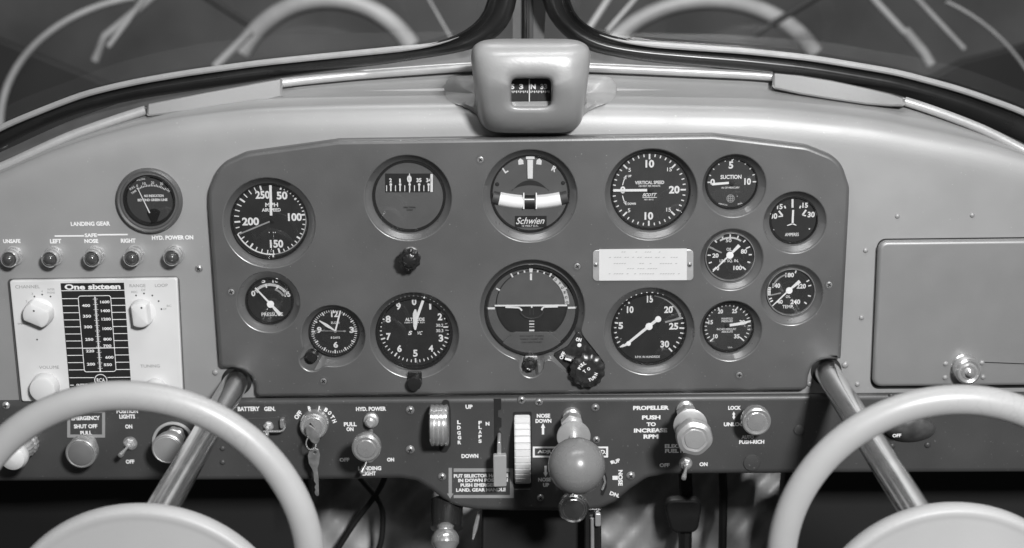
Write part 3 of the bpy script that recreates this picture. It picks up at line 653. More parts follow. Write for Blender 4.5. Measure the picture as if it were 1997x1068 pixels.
g = Dial('man', 'manifold_pressure_gauge', 'small MANIFOLD PRESSURE gauge with a needle pointing at 30', 'gauge', M_DIAL2)
g.c = W(1418.5, 635, g.d)
for a in (('20', 1405, 607, 10, 8.5), ('25', 1432.5, 606.3, 10, 8.5), ('30', 1447.4, 628, 11, 8.5), ('35', 1437, 655.5, 11, 8.5), ('15', 1386, 628, 9, 8.5), ('10', 1395.4, 655.5, 9, 8.5), ('MANIFOLD', 1418, 621, 22, 4), ('PRESSURE', 1418, 626, 22, 4), ('INCHES MERCURY', 1417, 641.5, 38, 4), ('ABSOLUTE', 1418, 646.5, 22, 4), ('U.S.A.', 1424, 677, 9, 3)): g.text(*a)
for i in range(26):
    a = -133 + 266 * i / 25; big = i % 5 == 0; g.tick(a, 34 if i in (0, 25) else 38 if big else 40, 45.5, 2.4 if big else 1.8)
g.needle([(1423, 634, 5.5), (1452, 629.5, 6), (1464, 625, 2)], hub=[(1418, 634, 4)], hm=M_BLACK); g.done()

g = Dial('rpm', 'tachometer', 'large engine speed dial reading R.P.M. IN HUNDREDS', 'gauge', M_DIAL)
g.c = W(1265, 636, g.d)
for a in (('15', 1267.5, 583, 12, 13.5), ('20', 1303.7, 603.5, 17, 13.5), ('25', 1313.8, 635.8, 18, 13.5), ('30', 1296.5, 670.7, 17, 13.5), ('10', 1229, 603.5, 13, 13.5), ('5', 1210.6, 634.7, 9, 13.5), ('R.P.M. IN HUNDREDS', 1262.7, 695.5, 48, 4.5)): g.text(*a)
for i in range(31):
    a = -127 + i * 8.83 if i < 26 else 93.8 + (i - 25) * 8.9; big = i % 5 == 0; g.tick(a, 60 if big else 63, 69.5, 3.2 if big else 2.3, M_WHITE)
g.arc(9, 77, 64, 4.2, M_GREYMARK); g.mb.bar(1297, 628, 1328.5, 620, 4, 4, g.md + .0003, M_GREYMARK)
g.needle([(1212, 676.7, 2), (1225.5, 669, 7), (1227, 667, 5), (1265.5, 635.8, 6), (1283, 622, 6)], hub=[(1265.5, 635.8, 7), (1283.3, 621.6, 6), (1225.5, 669, 4.6)]); g.done(bw=4)

# surface-mounted gauge on the pale fascia
g = Dial(None, 'fuel_quantity_gauge', 'grey rimmed gauge with a fan-shaped pivot on the pale fascia above the indicator lamps', 'gauge', M_DIALM, dc=(293, 389), dr=50, d=.005)
g.text('NO INDICATION', 300, 381.5, 38, 5, bold=.04); g.text('BEYOND GREEN LINE', 297.5, 389.5, 58, 5, bold=.04); g.text('0', 267.5, 362, 3, 5); g.text('10', 281, 357.5, 6, 5); g.text('20', 297.5, 356, 6, 5); g.text('30', 315, 358, 6, 5)
g.text('GALLONS', 274, 349.5, 18, 3.5, rot=8); g.text('FULL', 258, 366, 12, 4, rot=35); g.text('TANK', 261, 374, 12, 4, rot=35); g.text('OFF', 328, 371, 8, 5, rot=-50)
for i in range(19):
    a = math.radians(-34 + 68 * i / 18); L_ = 5 if i % 3 == 0 else 3.2
    g.mb.bar(295 + 46 * math.sin(a), 406 - 43 * math.cos(a), 295 + (46 + L_) * math.sin(a), 406 - (43 + L_) * math.cos(a), 1.4, 1.4, g.md, M_WHITE)
g.arc(-36, 40, 32.5, 1) if False else None
P_ = [(300 + 15 * math.sin(math.radians(a)), 421 - 14 * math.cos(math.radians(a))) for a in range(-62, 63, 8)] + [(305, 433), (296, 433)]
g.mb.slab(px2(P_, g.md + .001), g.md, g.md + .0012, M_PLASTIC)
g.needle([(292, 415, 2.4), (268, 366, 1.6)])
g.done(bezel=M_PLASTIC, bw=5, bh=.004)
q = MB(); p = W(293, 389.5, 0); t = g.t
q.lathe(p, [(0, 64 * t), (.003, 65 * t), (.0062, 63.5 * t), (.0078, 60 * t), (.0072, 56 * t), (.0085, 54 * t), (.0088, 51 * t), (.0072, 49 * t), (.005, 48.5 * t)], M_PANEL, n=80, caps=False)
q.build('rim', g.o)

# placard on the main panel
pc = thing('data_placard', W(1253, 516, PF), 'white card in a thin metal holder between the vertical speed and engine speed dials', 'placard')
q = MB(); q.slab(rpoly2(px2([(1156, 487), (1352, 486), (1352, 546), (1156, 547)], PF), .004), PF, PF + .0012, M_ALU, bevel=.0004); q.rect(1166.5, 489, 1342, 543, PF + .0013, M_PANEL) if False else None; q.build('holder', pc)
q = MB(); q.slab(px2([(1168, 485), (1339, 483.5), (1339, 545), (1168, 546)], PF), PF + .0012, PF + .0018, M_PAPER)
for (u, v, w, n) in ((1253, 491.5, 100, 22), (1253, 502, 150, 30), (1257, 514, 130, 26), (1253, 524, 60, 12), (1257, 534, 140, 28)):
    for i in range(n):
        if random.random() < .5: uu = u - w / 2 + w * i / n; q.bar(uu, v, uu + w / n * .7, v - 1, 1.2, 1.2, PF + .0021, M_FAINT if 'M_FAINT' in globals() else mat('faint_pencil', .33, .8))
q.build('card', pc, flat=True)
for u in (1162, 1345): screw(u, 516, 4.5, pc, PF + .0012)

# =================================================================== compass
cp = thing('magnetic_compass', W(1034, 170, 0), 'cast grey compass housing standing centrally on top of the dashboard', 'compass')
def resample2(pts, n):
    pts = [Vector(p) for p in pts]; L_ = [0]
    for a, b in zip(pts, pts[1:]): L_.append(L_[-1] + (b - a).length)
    out = []
    for i in range(n):
        s_ = L_[-1] * i / (n - 1)
        for k in range(len(pts) - 1):
            if L_[k + 1] >= s_ - 1e-9: break
        f_ = (s_ - L_[k]) / (L_[k + 1] - L_[k]); out.append(pts[k].lerp(pts[k + 1], f_))
    for _ in range(3): out = [out[0]] + [(out[i - 1] + out[i] * 2 + out[i + 1]) / 4 for i in range(1, n - 1)] + [out[-1]]
    return [(p.x, p.y) for p in out]
def sup(cu, cv, hw, hh, d, p=4.2, n=96, tap=0., narrow=0.):
    out = []
    for i in range(n):
        a = 2 * PI * i / n; c_, s_ = math.cos(a), math.sin(a)
        x = math.copysign(abs(c_) ** (2 / p), c_) * hw; y = math.copysign(abs(s_) ** (2 / p), s_) * hh
        x *= 1 - tap * (-y / hh)
        vv_ = cv - y; s2 = max(0, (vv_ - 165) / 90)
        out.append(W(cu + x, vv_, d - (.024 * s2 if d > 0 else 0)))
    return out
q = MB()
R_ = [sup(1034, 160, 106, 84, -.05, 5.5, tap=-.0), sup(1034, 163, 108, 88, -.01, 6, tap=.03), sup(1034.5, 166, 110, 91, .018, 6, tap=.08), sup(1035, 168, 110, 91.5, .036, 6, tap=.11), sup(1036, 170, 108, 88, .048, 6, tap=.11), sup(1036, 171, 103, 82, .0565, 5.4, tap=.09),
      sup(1036, 172, 93, 72, .063, 4.3, tap=.03), sup(1036, 173, 80, 61, .0662, 4.2), sup(1036, 176, 60, 45, .0672, 4.2), sup(1036, 178, 49, 36, .0668, 4.4), sup(1036, 179, 44, 31.5, .0650, 4.8), sup(1036, 179.5, 40.5, 28.5, .0615, 5.5), sup(1036, 179.5, 39, 27.5, .056, 7), sup(1036, 179.5, 38.5, 27, .038, 7)]
q.loft(R_, M_COMPASS)
q.build('housing', cp, smooth=60)
def ledge_depth(u, v):
    vv = sinterp(VAL, u); vr = sinterp(ROD, u); gap = max(vv - vr, 6)
    return interp([(vr + .14 * gap + 2, -.123), (vr + .4 * gap, -.113), (vr + .62 * gap, -.096), (vr + .84 * gap, -.060), (vv - 3, -.024), (vv + 1, -.0140), (vv + 6, -.0095), (vv + 14, -.0055), (vv + 26, -.0026), (vv + 40, -.0008), (vv + 56, 0), (vv + 90, 0)], v)
EAR = [(960, 250), (946, 248), (938, 236), (926, 218), (905, 208), (884, 202), (868, 190), (865, 172), (870, 155), (884, 147), (910, 147), (960, 146), (985, 190)]
for s_ in (-1, 1):
    q = MB(); rings = []; ear = resample2(EAR + EAR[:1], 60)[:-1]
    for f_, hh in ((1.0, -.003), (1.0, .0015), (.97, .0035), (.90, .0045), (.80, .009), (.55, .013), (.02, .014)):
        ring = []
        for (u, v) in ear:
            cu, cv = 925, 182; uu, v2 = cu + (u - cu) * f_, cv + (v - cv) * f_
            if s_ > 0: uu = 2069 - uu
            ring.append(W(uu, v2, max(ledge_depth(uu, v2), -.085) + hh))
        rings.append(ring)
    q.loft(rings, M_COMPASS, cap1=True); q.build('mounting_ear', cp, smooth=60)
q = MB(); cdp = .042
q.rect(994, 150, 1078, 211, cdp - .004, M_BLACK); 
q.bar(996, 203, 1076, 202, 10, 10, cdp - .002, M_COMPASS)
for a in (('5', 1000, 168.5, 6, 10), ('3', 1016.5, 168.5, 8, 10), ('N', 1039.8, 168.5, 10, 10), ('33', 1060.5, 168.5, 13, 10)): q.text(*a, cdp - .003)
for i in range(22): u = 997 + i * 3.5; q.bar(u, 176.5, u, 181 if i % 2 else 179.5, 1.6, 1.6, cdp - .003, M_WHITE)
q.bar(1032.3, 154, 1032.3, 198, 1.8, 1.8, cdp - .001, M_WHITE)
q.build('compass_card', cp, flat=True)
q = MB(); q.rect(995, 151, 1077, 210, cdp + .001, M_GLASS); q.build('glass', cp)

# =================================================================== windscreen, seals, rod
def wd_(v): return -.135 + max(0, 330 - v) * .00012        # windscreen plane leans back over the panel
def ribbon(inner, outer, m_sections, q, m, dfun=lambda v: wd_(v)):
    rings = []
    for (ui, vi), (uo, vo) in zip(inner, outer):
        rings.append([W(ui + (uo - ui) * a, vi + (vo - vi) * a, dfun(vi + (vo - vi) * a) + b) for a, b in m_sections])
    q.loft(rings, m, closed=False)
def resample(pts, n):
    pts = [Vector(p) for p in pts]; L_ = [0]
    for a, b in zip(pts, pts[1:]): L_.append(L_[-1] + (b - a).length)
    out = []
    for i in range(n):
        s_ = L_[-1] * i / (n - 1)
        for k in range(len(pts) - 1):
            if L_[k + 1] >= s_ - 1e-9: break
        f_ = (s_ - L_[k]) / (L_[k + 1] - L_[k]); out.append(pts[k].lerp(pts[k + 1], f_))
    for _ in range(3): out = [out[0]] + [(out[i - 1] + out[i] * 2 + out[i + 1]) / 4 for i in range(1, n - 1)] + [out[-1]]
    return [(p.x, p.y) for p in out]
SEC = [(-.02, -.006), (.0, .002), (.06, .005), (.13, .004), (.22, .000), (.3, .000), (.42, .0055), (.6, .0085), (.78, .0075), (.92, .003), (1.0, -.004)]
LIN = [(-330, 470), (-200, 372), (-100, 302), (0, 243), (80, 211), (164, 178), (262, 155), (360, 138), (500, 119), (600, 109), (685, 101), (833, 87), (889, 71), (933, 45), (952, 15), (956, -20), (958, -150), (958, -330)]
LOU = [(-330, 530), (-200, 424), (-100, 347), (0, 289), (80, 248), (164, 217), (262, 194), (360, 179), (500, 158), (600, 143), (759, 124), (907, 101), (960, 82), (988, 60), (1006, 20), (1011, -20), (1013, -150), (1013, -330)]
RIN = [(2330, 415), (2200, 330), (2100, 268), (1997, 210), (1874, 168), (1748, 135), (1579, 107), (1453, 94), (1326, 86), (1240, 80), (1193, 71), (1145, 53), (1117, 27), (1108, 0), (1105, -40), (1104, -150), (1104, -330)]
ROU = [(2330, 480), (2200, 394), (2100, 334), (1997, 279), (1874, 224), (1748, 182), (1579, 152), (1453, 138), (1326, 127), (1240, 118), (1145, 100), (1105, 77), (1070, 38), (1054, 0), (1050, -40), (1048, -150), (1048, -330)]
for nm, I, O, lab in (('left', LIN, LOU, 'windscreen pane framed in black rubber on the left of the centre post'), ('right', RIN, ROU, 'windscreen pane framed in black rubber on the right of the centre post')):
    ws = thing('windscreen', W(I[8][0], I[8][1], -.13), lab, 'windscreen', 'windscreen panes')
    N = 90; i2, o2 = resample(I, N), resample(O, N); q = MB(); ribbon(i2, o2, SEC, q, M_RUBBER); q.build('rubber_seal', ws, smooth=60)
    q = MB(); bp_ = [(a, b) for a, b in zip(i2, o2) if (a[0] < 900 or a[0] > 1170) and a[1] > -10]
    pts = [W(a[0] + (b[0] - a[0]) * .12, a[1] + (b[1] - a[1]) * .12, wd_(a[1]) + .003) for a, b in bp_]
    n_ = len(pts); q.tube(pts, [.0033 * min(1, (n_ - i) / 8 + .1) for i in range(n_)], M_ROD, n=10); q.build('highlight_bead', ws)  # pale bead stands in for the highlight on the glossy rubber
    q = MB(); out = [W(a[0] + (b[0] - a[0]) * .1, a[1] + (b[1] - a[1]) * .1, wd_(a[1]) - .004) for a, b in zip(i2, o2)]
    cu = -330 if nm == 'left' else 2330
    out.append(W(cu, -330, wd_(-330) - .004)); q.poly(out, M_PANE)
    q.build('glass_pane', ws, flat=True)
cpz = thing('windscreen_centre_post', W(1030, 60, -.13), 'grey centre post with a dark seam between the two windscreen panes', 'post')
q = MB(); pts = [(1000, 100), (1060, 100), (1064, 20), (1058, -330), (1004, -330), (1000, 20)]
q.slab(px2(pts, -.139), -.15, -.139, M_SILL)
q.bar(1017, 100, 1017, -330, 2, 2, -.1385, M_BLACK); q.slab(px2([(1019, 100), (1029, 100), (1029, -330), (1019, -330)], -.134), -.139, -.1345, M_RUBBER, bevel=.002); q.slab(px2([(1031, 100), (1040, 100), (1040, -330), (1031, -330)], -.136), -.139, -.1365, M_DIALM, bevel=.001); q.build('post_cover', cpz, flat=True)
# sill web between seal and dashboard
q = MB(); rings = []
for u in range(-320, 2321, 20):
    vr = sinterp(ROD, u); rings.append([W(u, vr - 45 if 900 < u < 1170 else vr - 30, -.15), W(u, vr - 12, -.128), W(u, vr + 2, -.112 * back_scale(u) - .004)])
q.loft(rings, M_SILL, closed=False); sill = tag(q.build('windscreen_sill', smooth=60), 'narrow grey ledge between the black rubber seals and the dashboard top', 'sill')
# piping rods with their flat covers
def rod(u0, u1, lab):
    q = MB(); us = [u0 + (u1 - u0) * i / 40 for i in range(41)]
    q.tube([W(u, sinterp(ROD, u), -.116 * back_scale(u)) for u in us], .0048, M_ROD, n=14); return tag(q.build('edge_piping'), lab, 'piping', 'piping pieces along the dashboard top')
rod(-320, 284, 'pale piping at the left end of the dashboard top'); rod(548, 926, 'pale piping between the left flat cover and the compass')
rod(1146, 1506, 'pale piping between the compass and the right flat cover'); rod(1764, 2320, 'pale piping at the right end of the dashboard top')
def cover(pts, lab):   # (u, vtop, vbot)
    q = MB(); rings = []
    for i, (u, a, b) in enumerate(pts):
        e = 0 if i in (0, len(pts) - 1) else 1
        rings.append([W(u, v_, (d_ + e_ * e) * back_scale(u)) for v_, d_, e_ in ((a + 1, -.124, 0), (a, -.114, .002), (a + 2, -.111, .004), (a + (b - a) * .5, -.107, .004), (b - 3, -.101, .003), (b, -.099, 0), (b + 2, -.110, 0))])
    q.loft(rings, M_COVER, closed=False, cap0=True, cap1=True); tag(q.build('flat_cover', smooth=30), lab, 'cover', 'flat covers on the dashboard top')
cover([(286, 206, 224), (290, 202, 226), (340, 192, 220), (400, 180, 214), (460, 169, 206), (520, 158, 196), (546, 153, 189), (551, 155, 186)], 'flat grey cover plate over the piping left of the compass')
cover([(1506, 145, 168), (1511, 141, 172), (1560, 146, 183), (1620, 156, 193), (1690, 171, 203), (1735, 182, 206), (1760, 190, 206), (1766, 195, 203)], 'flat grey cover plate over the piping right of the compass')

# =================================================================== radio
rd = thing('radio_receiver', W(190, 665, 0), 'white faced radio set with a striped black tuning scale', 'radio')
RD = .0062
q = MB(); q.slab(rpoly2(px2([(18, 547), (345, 542), (357, 781), (42, 783)], RD), .0028), .0004, RD, M_RADIO, bevel=.0012)
q.slab(rpoly2(px2([(14, 544), (349, 539), (361, 784), (38, 786)], .002), .004), .0002, .0018, M_PANEL, bevel=.0005)
def Q(x, y): return x / 3.814, 520 + y / 3.814
def qbar(x0, y0, x1, y1, w, m, dd): a, b = Q(x0, y0), Q(x1, y1); q.bar(a[0], a[1], b[0], b[1], w, w, dd, m)
B0 = RD + .0003
q.poly([W(*Q(525, 990), B0), W(*Q(983, 985), B0), W(*Q(922, 118), B0), W(*Q(450, 122), B0)], M_BLACK)
dd = B0 + .0003
def xl(y): return 450 + (y - 122) * .094
def xr(y): return 922 + (y - 118) * .068
qbar(xl(176), 178, xr(176), 174, 1.4, M_WHITE, dd)
for y in (235, 288, 340, 393, 445, 498, 550, 603, 657, 711, 765): qbar(xl(y), y + 2, 580 + (y - 222) * .086, y + 1, 1.4, M_WHITE, dd); qbar(820 + (y - 218) * .075, y - 1, xr(y), y - 2, 1.4, M_WHITE, dd)
qbar(xl(823), 825, 700, 824, 1.4, M_WHITE, dd); qbar(800, 823, xr(823), 821, 1.4, M_WHITE, dd); qbar(xl(880), 880, 550, 880, 1.4, M_WHITE, dd)
fr = [W(p.x, p.y, 0) if False else p for p in []]
fo = rpoly2([Q(580, 218), Q(822, 214), Q(864, 778), Q(628, 782)], 5); q.tube([W(u, v, dd) for u, v in fo + fo[:1]], .00038, M_WHITE, n=6)
qbar(706, 222, 746, 778, 2.6, M_WHITE, dd); qbar(616, 606, 850, 602, 1.8, M_WHITE, dd + .0002)
u_, v_ = Q(688, 148); q.text('One sixteen', u_, v_, 109, 11, dd, bold=.04)
for s_, x, y in (('400', 640, 288), ('350', 647, 367), ('300', 655, 447), ('250', 664, 540), ('220', 670, 626), ('200', 677, 724), ('1600', 780, 261), ('1400', 785, 327), ('1200', 790, 389), ('1000', 797, 460), ('800', 800, 538), ('700', 798, 588), ('600', 814, 673), ('550', 802, 728)):
    u_, v_ = Q(x, y); q.text(s_, u_, v_, 16 if len(s_) == 3 else 18, 5.6, dd + .0002, bold=.03)
for i in range(40):
    y = 240 + i * 13.2; xc = 707 + (y - 222) * .072; big = i % 3 == 0; a = 18 if big else 10
    if y < 765: qbar(xc - a, y, xc + a, y - .5, .9, M_WHITE, dd)
u_, v_ = Q(750, 843); q.lathe(W(u_, v_, dd), [(0, .0064), (.0003, .0064), (.0004, 0)], M_WHITE, n=28); q.lathe(W(u_, v_, dd + .0004), [(0, .0056), (.0001, 0)], M_BLACK, n=28); q.text('RCA', u_, v_, 16, 8, dd + .0007, bold=.02)
u_, v_ = Q(610, 878); q.text('OUTPUT', u_, v_, 22, 4.5, dd)
MI = mat('radio_faint_ink', .30, .6); MK = mat('radio_ink', .05, .6)
for s_, x, y, w, h in (('CHANNEL', 205, 148, 48, 6.5), ('INTER', 380, 168, 14, 4), ('PHONE', 380, 192, 15, 4), ('RANGE', 1023, 140, 31, 6), ('LOOP', 1200, 138, 25, 6), ('REC', 1000, 187, 12, 4), ('DF', 1067, 172, 8, 4), ('BC', 1258, 290, 9, 4), ('DF', 1228, 313, 6, 3.5), ('VOLUME', 365, 747, 39, 6), ('TUNING', 1116, 738, 38, 6), ('EMERGENCY', 190, 423, 30, 3.5), ('3', 240, 200, 3, 4), ('4', 312, 182, 3, 4), ('2', 196, 256, 3, 4)):
    u_, v_ = Q(x, y); q.text(s_, u_, v_, w, h, B0, m=MI, bold=.0)
for x, y in ((215, 265), (256, 221), (314, 206), (376, 221), (1012, 213), (1071, 198), (1133, 213), (1180, 255), (1201, 314), (276, 541)):
    u_, v_ = Q(x, y); q.lathe(W(u_, v_, RD), [(.0001, .0009), (.0002, 0)], MK, n=10)
q.build('face_plate', rd, smooth=40)
def radio_knob(u, v, r, point, ph, dot=None):
    q = MB(); t = T(u, v, RD); c = W(u, v, RD)
    rings = []
    for h, f_ in ((.0, .97), (.0015, 1.0), (.011, .93), (.013, .86), (.0138, .72), (.0139, .0)):
        R_ = []
        for i in range(64):
            a = 2 * PI * i / 64; rr = r * t * f_
            lim = point
            x, z = math.cos(a) * rr, math.sin(a) * rr
            if h > .001 and point: x = max(-rr * 1.0, min(rr, x)); z = max(-rr * point, min(rr * point, z))
            ca, sa = math.cos(ph), math.sin(ph)
            R_.append(c + Vector((x * ca - z * sa, -h, x * sa + z * ca)))
        rings.append(R_)
    q.loft(rings, M_RADIO, cap0=True)
    if dot: q.lathe(W(dot[0], dot[1], RD + .0138), [(.0002, .0010), (.0003, 0)], MK, n=10)
    q.build('knob', rd, smooth=40)
radio_knob(78, 608, 29, .72, math.radians(155), (66, 606)); radio_knob(278, 608, 27, .62, math.radians(93), (276, 600)); radio_knob(90, 752, 28, 0, 0); radio_knob(305, 757, 22, 0, 0)

# =================================================================== indicator lamps
for u, v, lab in ((16.5, 506, 'UNSAFE'), (96, 506, 'LEFT'), (178, 505, 'NOSE'), (256, 504, 'RIGHT'), (334, 503, 'HYD. POWER ON')):
    o = thing('indicator_lamp', W(u, v, 0), 'dark domed indicator lamp below the word ' + lab, 'indicator lamp', 'indicator lamps in a row on the fascia')
    p = W(u, v, .017); t = T(u, v, .017); q = MB()
    q.lathe(p, [(-.0168, 19 * t), (-.015, 20 * t), (-.013, 18 * t), (-.012, 16.5 * t), (-.006, 16 * t), (-.005, 17 * t), (-.001, 16.5 * t), (.0, 15 * t), (-.001, 13.5 * t), (-.002, 13 * t)], M_CHROME, n=40); q.build('collar', o)
    q = MB(); q.lathe(p, [(-.002, 13.2 * t), (.0, 12.5 * t), (.002, 10.5 * t), (.0035, 7 * t), (.0042, 3 * t), (.0044, 0)], M_LAMP, n=32); q.build('jewel', o)

# =================================================================== knobs and switches on the strip
def stack(u, v, d, parts, lab, name, cat, group=None, lean=(0, 0)):
    """parts: (part name, material, [(height rel. to front point, radius px)], lobes, amp)"""
    p = W(u, v, d); o = thing(name, Vector((p.x, -SUBD, p.z)), lab, cat, group); t = T(u, v, d)
    for nm, m, prof, lobes, amp in parts:
        q = MB(); q.lathe(p, [(h, r * t) for h, r in prof], m, n=64 if lobes else 40, lobes=lobes, amp=amp); q.build(nm, o, smooth=28)
    return o
stack(157, 885, .034, [('shaft', M_ALU, [(-.031, 16), (-.024, 15), (-.023, 11), (-.016, 11)], 0, 0), ('knob', M_CHROME, [(-.016, 12), (-.014, 27), (-.012, 30), (-.003, 31), (-.0006, 29.5), (0, 27), (-.0006, 24.5)], 0, 0), ('cap', M_CAP, [(-.001, 25), (.0, 24), (.0008, 20), (.001, 0)], 0, 0)], 'metal knob with a grey flat cap under the EMERGENCY SHUT OFF notice', 'pull_knob', 'knob')
stack(25, 893, .045, [('collar', M_ALU, [(-.041, 26), (-.034, 26), (-.032, 23), (-.026, 24), (-.020, 22), (-.016, 16)], 18, .03), ('knob', M_RADIO, [(-.018, 12), (-.014, 22), (-.008, 27), (-.002, 27), (.002, 23), (.0045, 14), (.005, 0)], 0, 0)], 'round white knob on a ribbed collar, half hidden behind the left wheel rim', 'pull_knob', 'knob')
o = stack(326, 876, .042, [('shaft', M_ALU, [(-.038, 20), (-.030, 19), (-.028, 13), (-.022, 12)], 6, .05), ('knob', M_ALU, [(-.024, 13), (-.02, 24), (-.014, 28), (-.004, 31), (-.001, 30.5), (0, 28), (-.0004, 26), (.0002, 25), (.0004, 0)], 0, 0)], 'brushed metal knob in front of a ringed black disc behind the left yoke tube', 'primer_knob', 'knob')
q = MB(); p = W(337, 862, SUBD); t = T(337, 862, SUBD); q.lathe(p, [(0, 41 * t), (.001, 41 * t), (.0015, 38 * t), (.0015, 0)], M_PLASTIC, n=48)
P_ = [W(337 + 38 * math.sin(math.radians(a)), 862 - 37 * math.cos(math.radians(a)), SUBD + .0018) for a in range(-118, 75, 6)]; q.tube(P_, .0017, M_IVORY, n=8); q.text('15', 336, 839, 8, 7, SUBD + .0019); q.build('ringed_disc', o)

def toggle(u, v, lab, lean, d=SUBD, nutr=14, L=.017):
    o = thing('toggle_switch', W(u, v, d), lab, 'switch', 'metal toggle switches'); t = T(u, v, d); p = W(u, v, d)
    q = MB(); q.lathe(p, [(0, nutr * t), (.0008, nutr * t), (.001, nutr * .85 * t)], M_DARKMETAL, n=24); q.lathe(p, [(.001, nutr * .85 * t), (.0035, nutr * .83 * t), (.004, nutr * .7 * t), (.004, nutr * .5 * t), (.008, nutr * .42 * t), (.0085, nutr * .3 * t)], M_ALU, n=6); q.build('nut', o, smooth=20)
    q = MB(); a = p + Vector((0, -.008, 0)); b = a + Vector((lean[0], -1, lean[1])).normalized() * L
    q.tube([a, a.lerp(b, .5), a.lerp(b, .85), b, b + (b - a) * .05], [.0012, .0018, .0027, .0024, .0008], M_CHROME, n=14); q.build('lever', o)
toggle(254, 864, 'toggle switch between ON and OFF under the word LIGHTS', (-.3, -.25))
toggle(1337, 903, 'toggle switch between OFF and ON under the large propeller knob', (-.3, -.5), nutr=13)
toggle(718, 890, 'toggle switch above LANDING LIGHT, hidden under a round metal knob', (-.45, -.9), nutr=13, L=.016)
toggle(524, 830, 'toggle switch under the word GEN. beside a wire guard', (0, -.6), nutr=12, L=.009)
# battery / gen guard
q = MB(); g0 = SUBD + .012
q.tube([W(514, 841, g0), W(546, 841, g0), W(552, 839, g0), W(555, 834, g0 - .002), W(555, 826, SUBD)], .0012, M_CHROME, n=8); q.box(tuple(W(551, 824, SUBD + .004)), .0045, .008, .010, M_DARKMETAL, b=.001)
q.slab(rpoly2(px2([(478, 815), (556, 813), (556, 841), (478, 843)], SUBD), .003), SUBD, SUBD + .001, M_SUB, bevel=.0004)
tag(q.build('switch_guard'), 'bent wire guard around the battery and generator switches', 'switch guard')
stack(722, 826, .016, [('base', M_ALU, [(-.012, 15), (-.008, 14.5), (-.007, 11), (-.002, 10), (0, 6)], 0, 0)], 'short metal plunger base under the words HYD. POWER', 'plunger_base', 'fitting')
o = stack(714, 875, .064, [('knob', M_CHROME, [(-.014, 8), (-.013, 22), (-.010, 28), (-.005, 29.5), (-.001, 28), (.0004, 24), (.0002, 19), (.0009, 17), (.0012, 0)], 0, 0)], 'shiny round pull knob above the LANDING LIGHT lettering', 'pull_knob', 'knob')
q = MB(); a = W(714, 875, .052); q.tube([a, (a.x, -SUBD, a.z)], .0024, M_ALU, n=12); q.build('rod', o)
stack(1476, 823, .032, [('shaft', M_ALU, [(-.028, 14), (-.022, 13), (-.014, 11)], 0, 0), ('knob', M_CHROME, [(-.016, 12), (-.014, 26), (-.010, 29), (-.003, 29), (-.0006, 27.5), (0, 25), (-.0006, 20), (.0004, 18), (.0006, 0)], 0, 0)], 'round metal knob beside LOCK and UNLOCK', 'mixture_knob', 'knob')
o = stack(1355, 856, .088, [('knob', M_ALU, [(-.020, 12), (-.018, 26), (-.013, 34), (-.005, 36.5), (-.001, 34), (.0006, 26), (.0002, 21), (.0012, 19), (.0014, 0)], 6, .025)], 'large pale faceted knob with a disc behind it, right of INCREASE RPM', 'propeller_knob', 'knob')
p = W(1355, 856, .088); t = T(1355, 856, .088)
q = MB(); q.lathe((p.x, -.050, p.z), [(-.001, 32 * t * 1.03), (.0012, 33 * t * 1.03), (.002, 30 * t), (.0022, 8 * t)], M_ALU, n=48); q.build('disc', o)
q = MB(); q.lathe((p.x, -SUBD, p.z), [(0, .009), (.004, .009), (.005, .0065), (.047, .0062)], M_CHROME, n=24); q.lathe((p.x, -SUBD, p.z), [(.016, .0105), (.026, .0105)], M_ALU, n=6); q.build('shaft', o, smooth=25)
# throttle
o = thing('throttle_control', W(1109, 792, SUBD), 'big grey ball knob on a rod with a metal disc behind it', 'throttle')
p = W(1124.7, 908.5, .135); t = T(1124.7, 908.5, .135); r = 56 * t
q = MB(); q.lathe((p.x, p.y + r * .0, p.z), [(r * math.sin(a) , r * math.cos(a)) for a in [math.radians(x) for x in range(-84, 91, 6)]], M_BALL, n=64)
q.build('ball', o, smooth=80)
for i, ch in enumerate('THROTTLE'):
    pass
q = MB()
tv, tf, asp = text_geo('THROTTLE', -.012)
q.add([Vector((p.x + x * r * .8, 0, p.z - r * .18 + y * r * .09)) for x, y in tv], tf, M_GREYMARK)
tv, tf, asp = text_geo('PUSH', -.012)
q.add([Vector((p.x + x * r * .35, 0, p.z - r * .38 + y * r * .08)) for x, y in tv], tf, M_GREYMARK)
for v in q.v: v.y = p.y - math.sqrt(max(r * r - (v.x - p.x) ** 2 - (v.z - p.z) ** 2, 0)) - .0002
q.build('lettering', o, flat=True)
q = MB(); q.tube([(p.x, p.y, p.z), (p.x, -.05, p.z)], .0042, M_CHROME, n=16); q.lathe((p.x, -SUBD, p.z), [(0, .0095), (.006, .009), (.007, .007), (.05, .0068)], M_CHROME, n=24); q.lathe((p.x, -SUBD, p.z), [(.018, .0115), (.028, .0115)], M_ALU, n=6); q.build('rod', o, smooth=25)
q = MB(); q.lathe((p.x, -.060, p.z), [(-.001, .0155), (.001, .0163), (.002, .0158), (.0022, .004)], M_ALU, n=48); q.build('disc', o)
o = thing('small_metal_knob', W(1119, 993, .06), 'small clear-rimmed metal knob hanging just under the grey throttle ball', 'knob')
p = W(1119, 993.6, .085); t = T(1119, 993.6, .085); q = MB()
q.lathe(p, [(-.02, 10 * t), (-.014, 14 * t), (-.012, 28 * t), (-.008, 30 * t), (-.002, 30 * t), (.0, 27 * t), (-.0012, 24 * t), (-.0012, 22 * t), (.0, 20 * t), (.0006, 0)], M_TUBE, n=48); q.build('knob', o, smooth=28)
q = MB(); q.lathe((p.x, -SUBD, p.z), [(0, .006), (.065, .0055)], M_ALU, n=20); q.build('shaft', o)

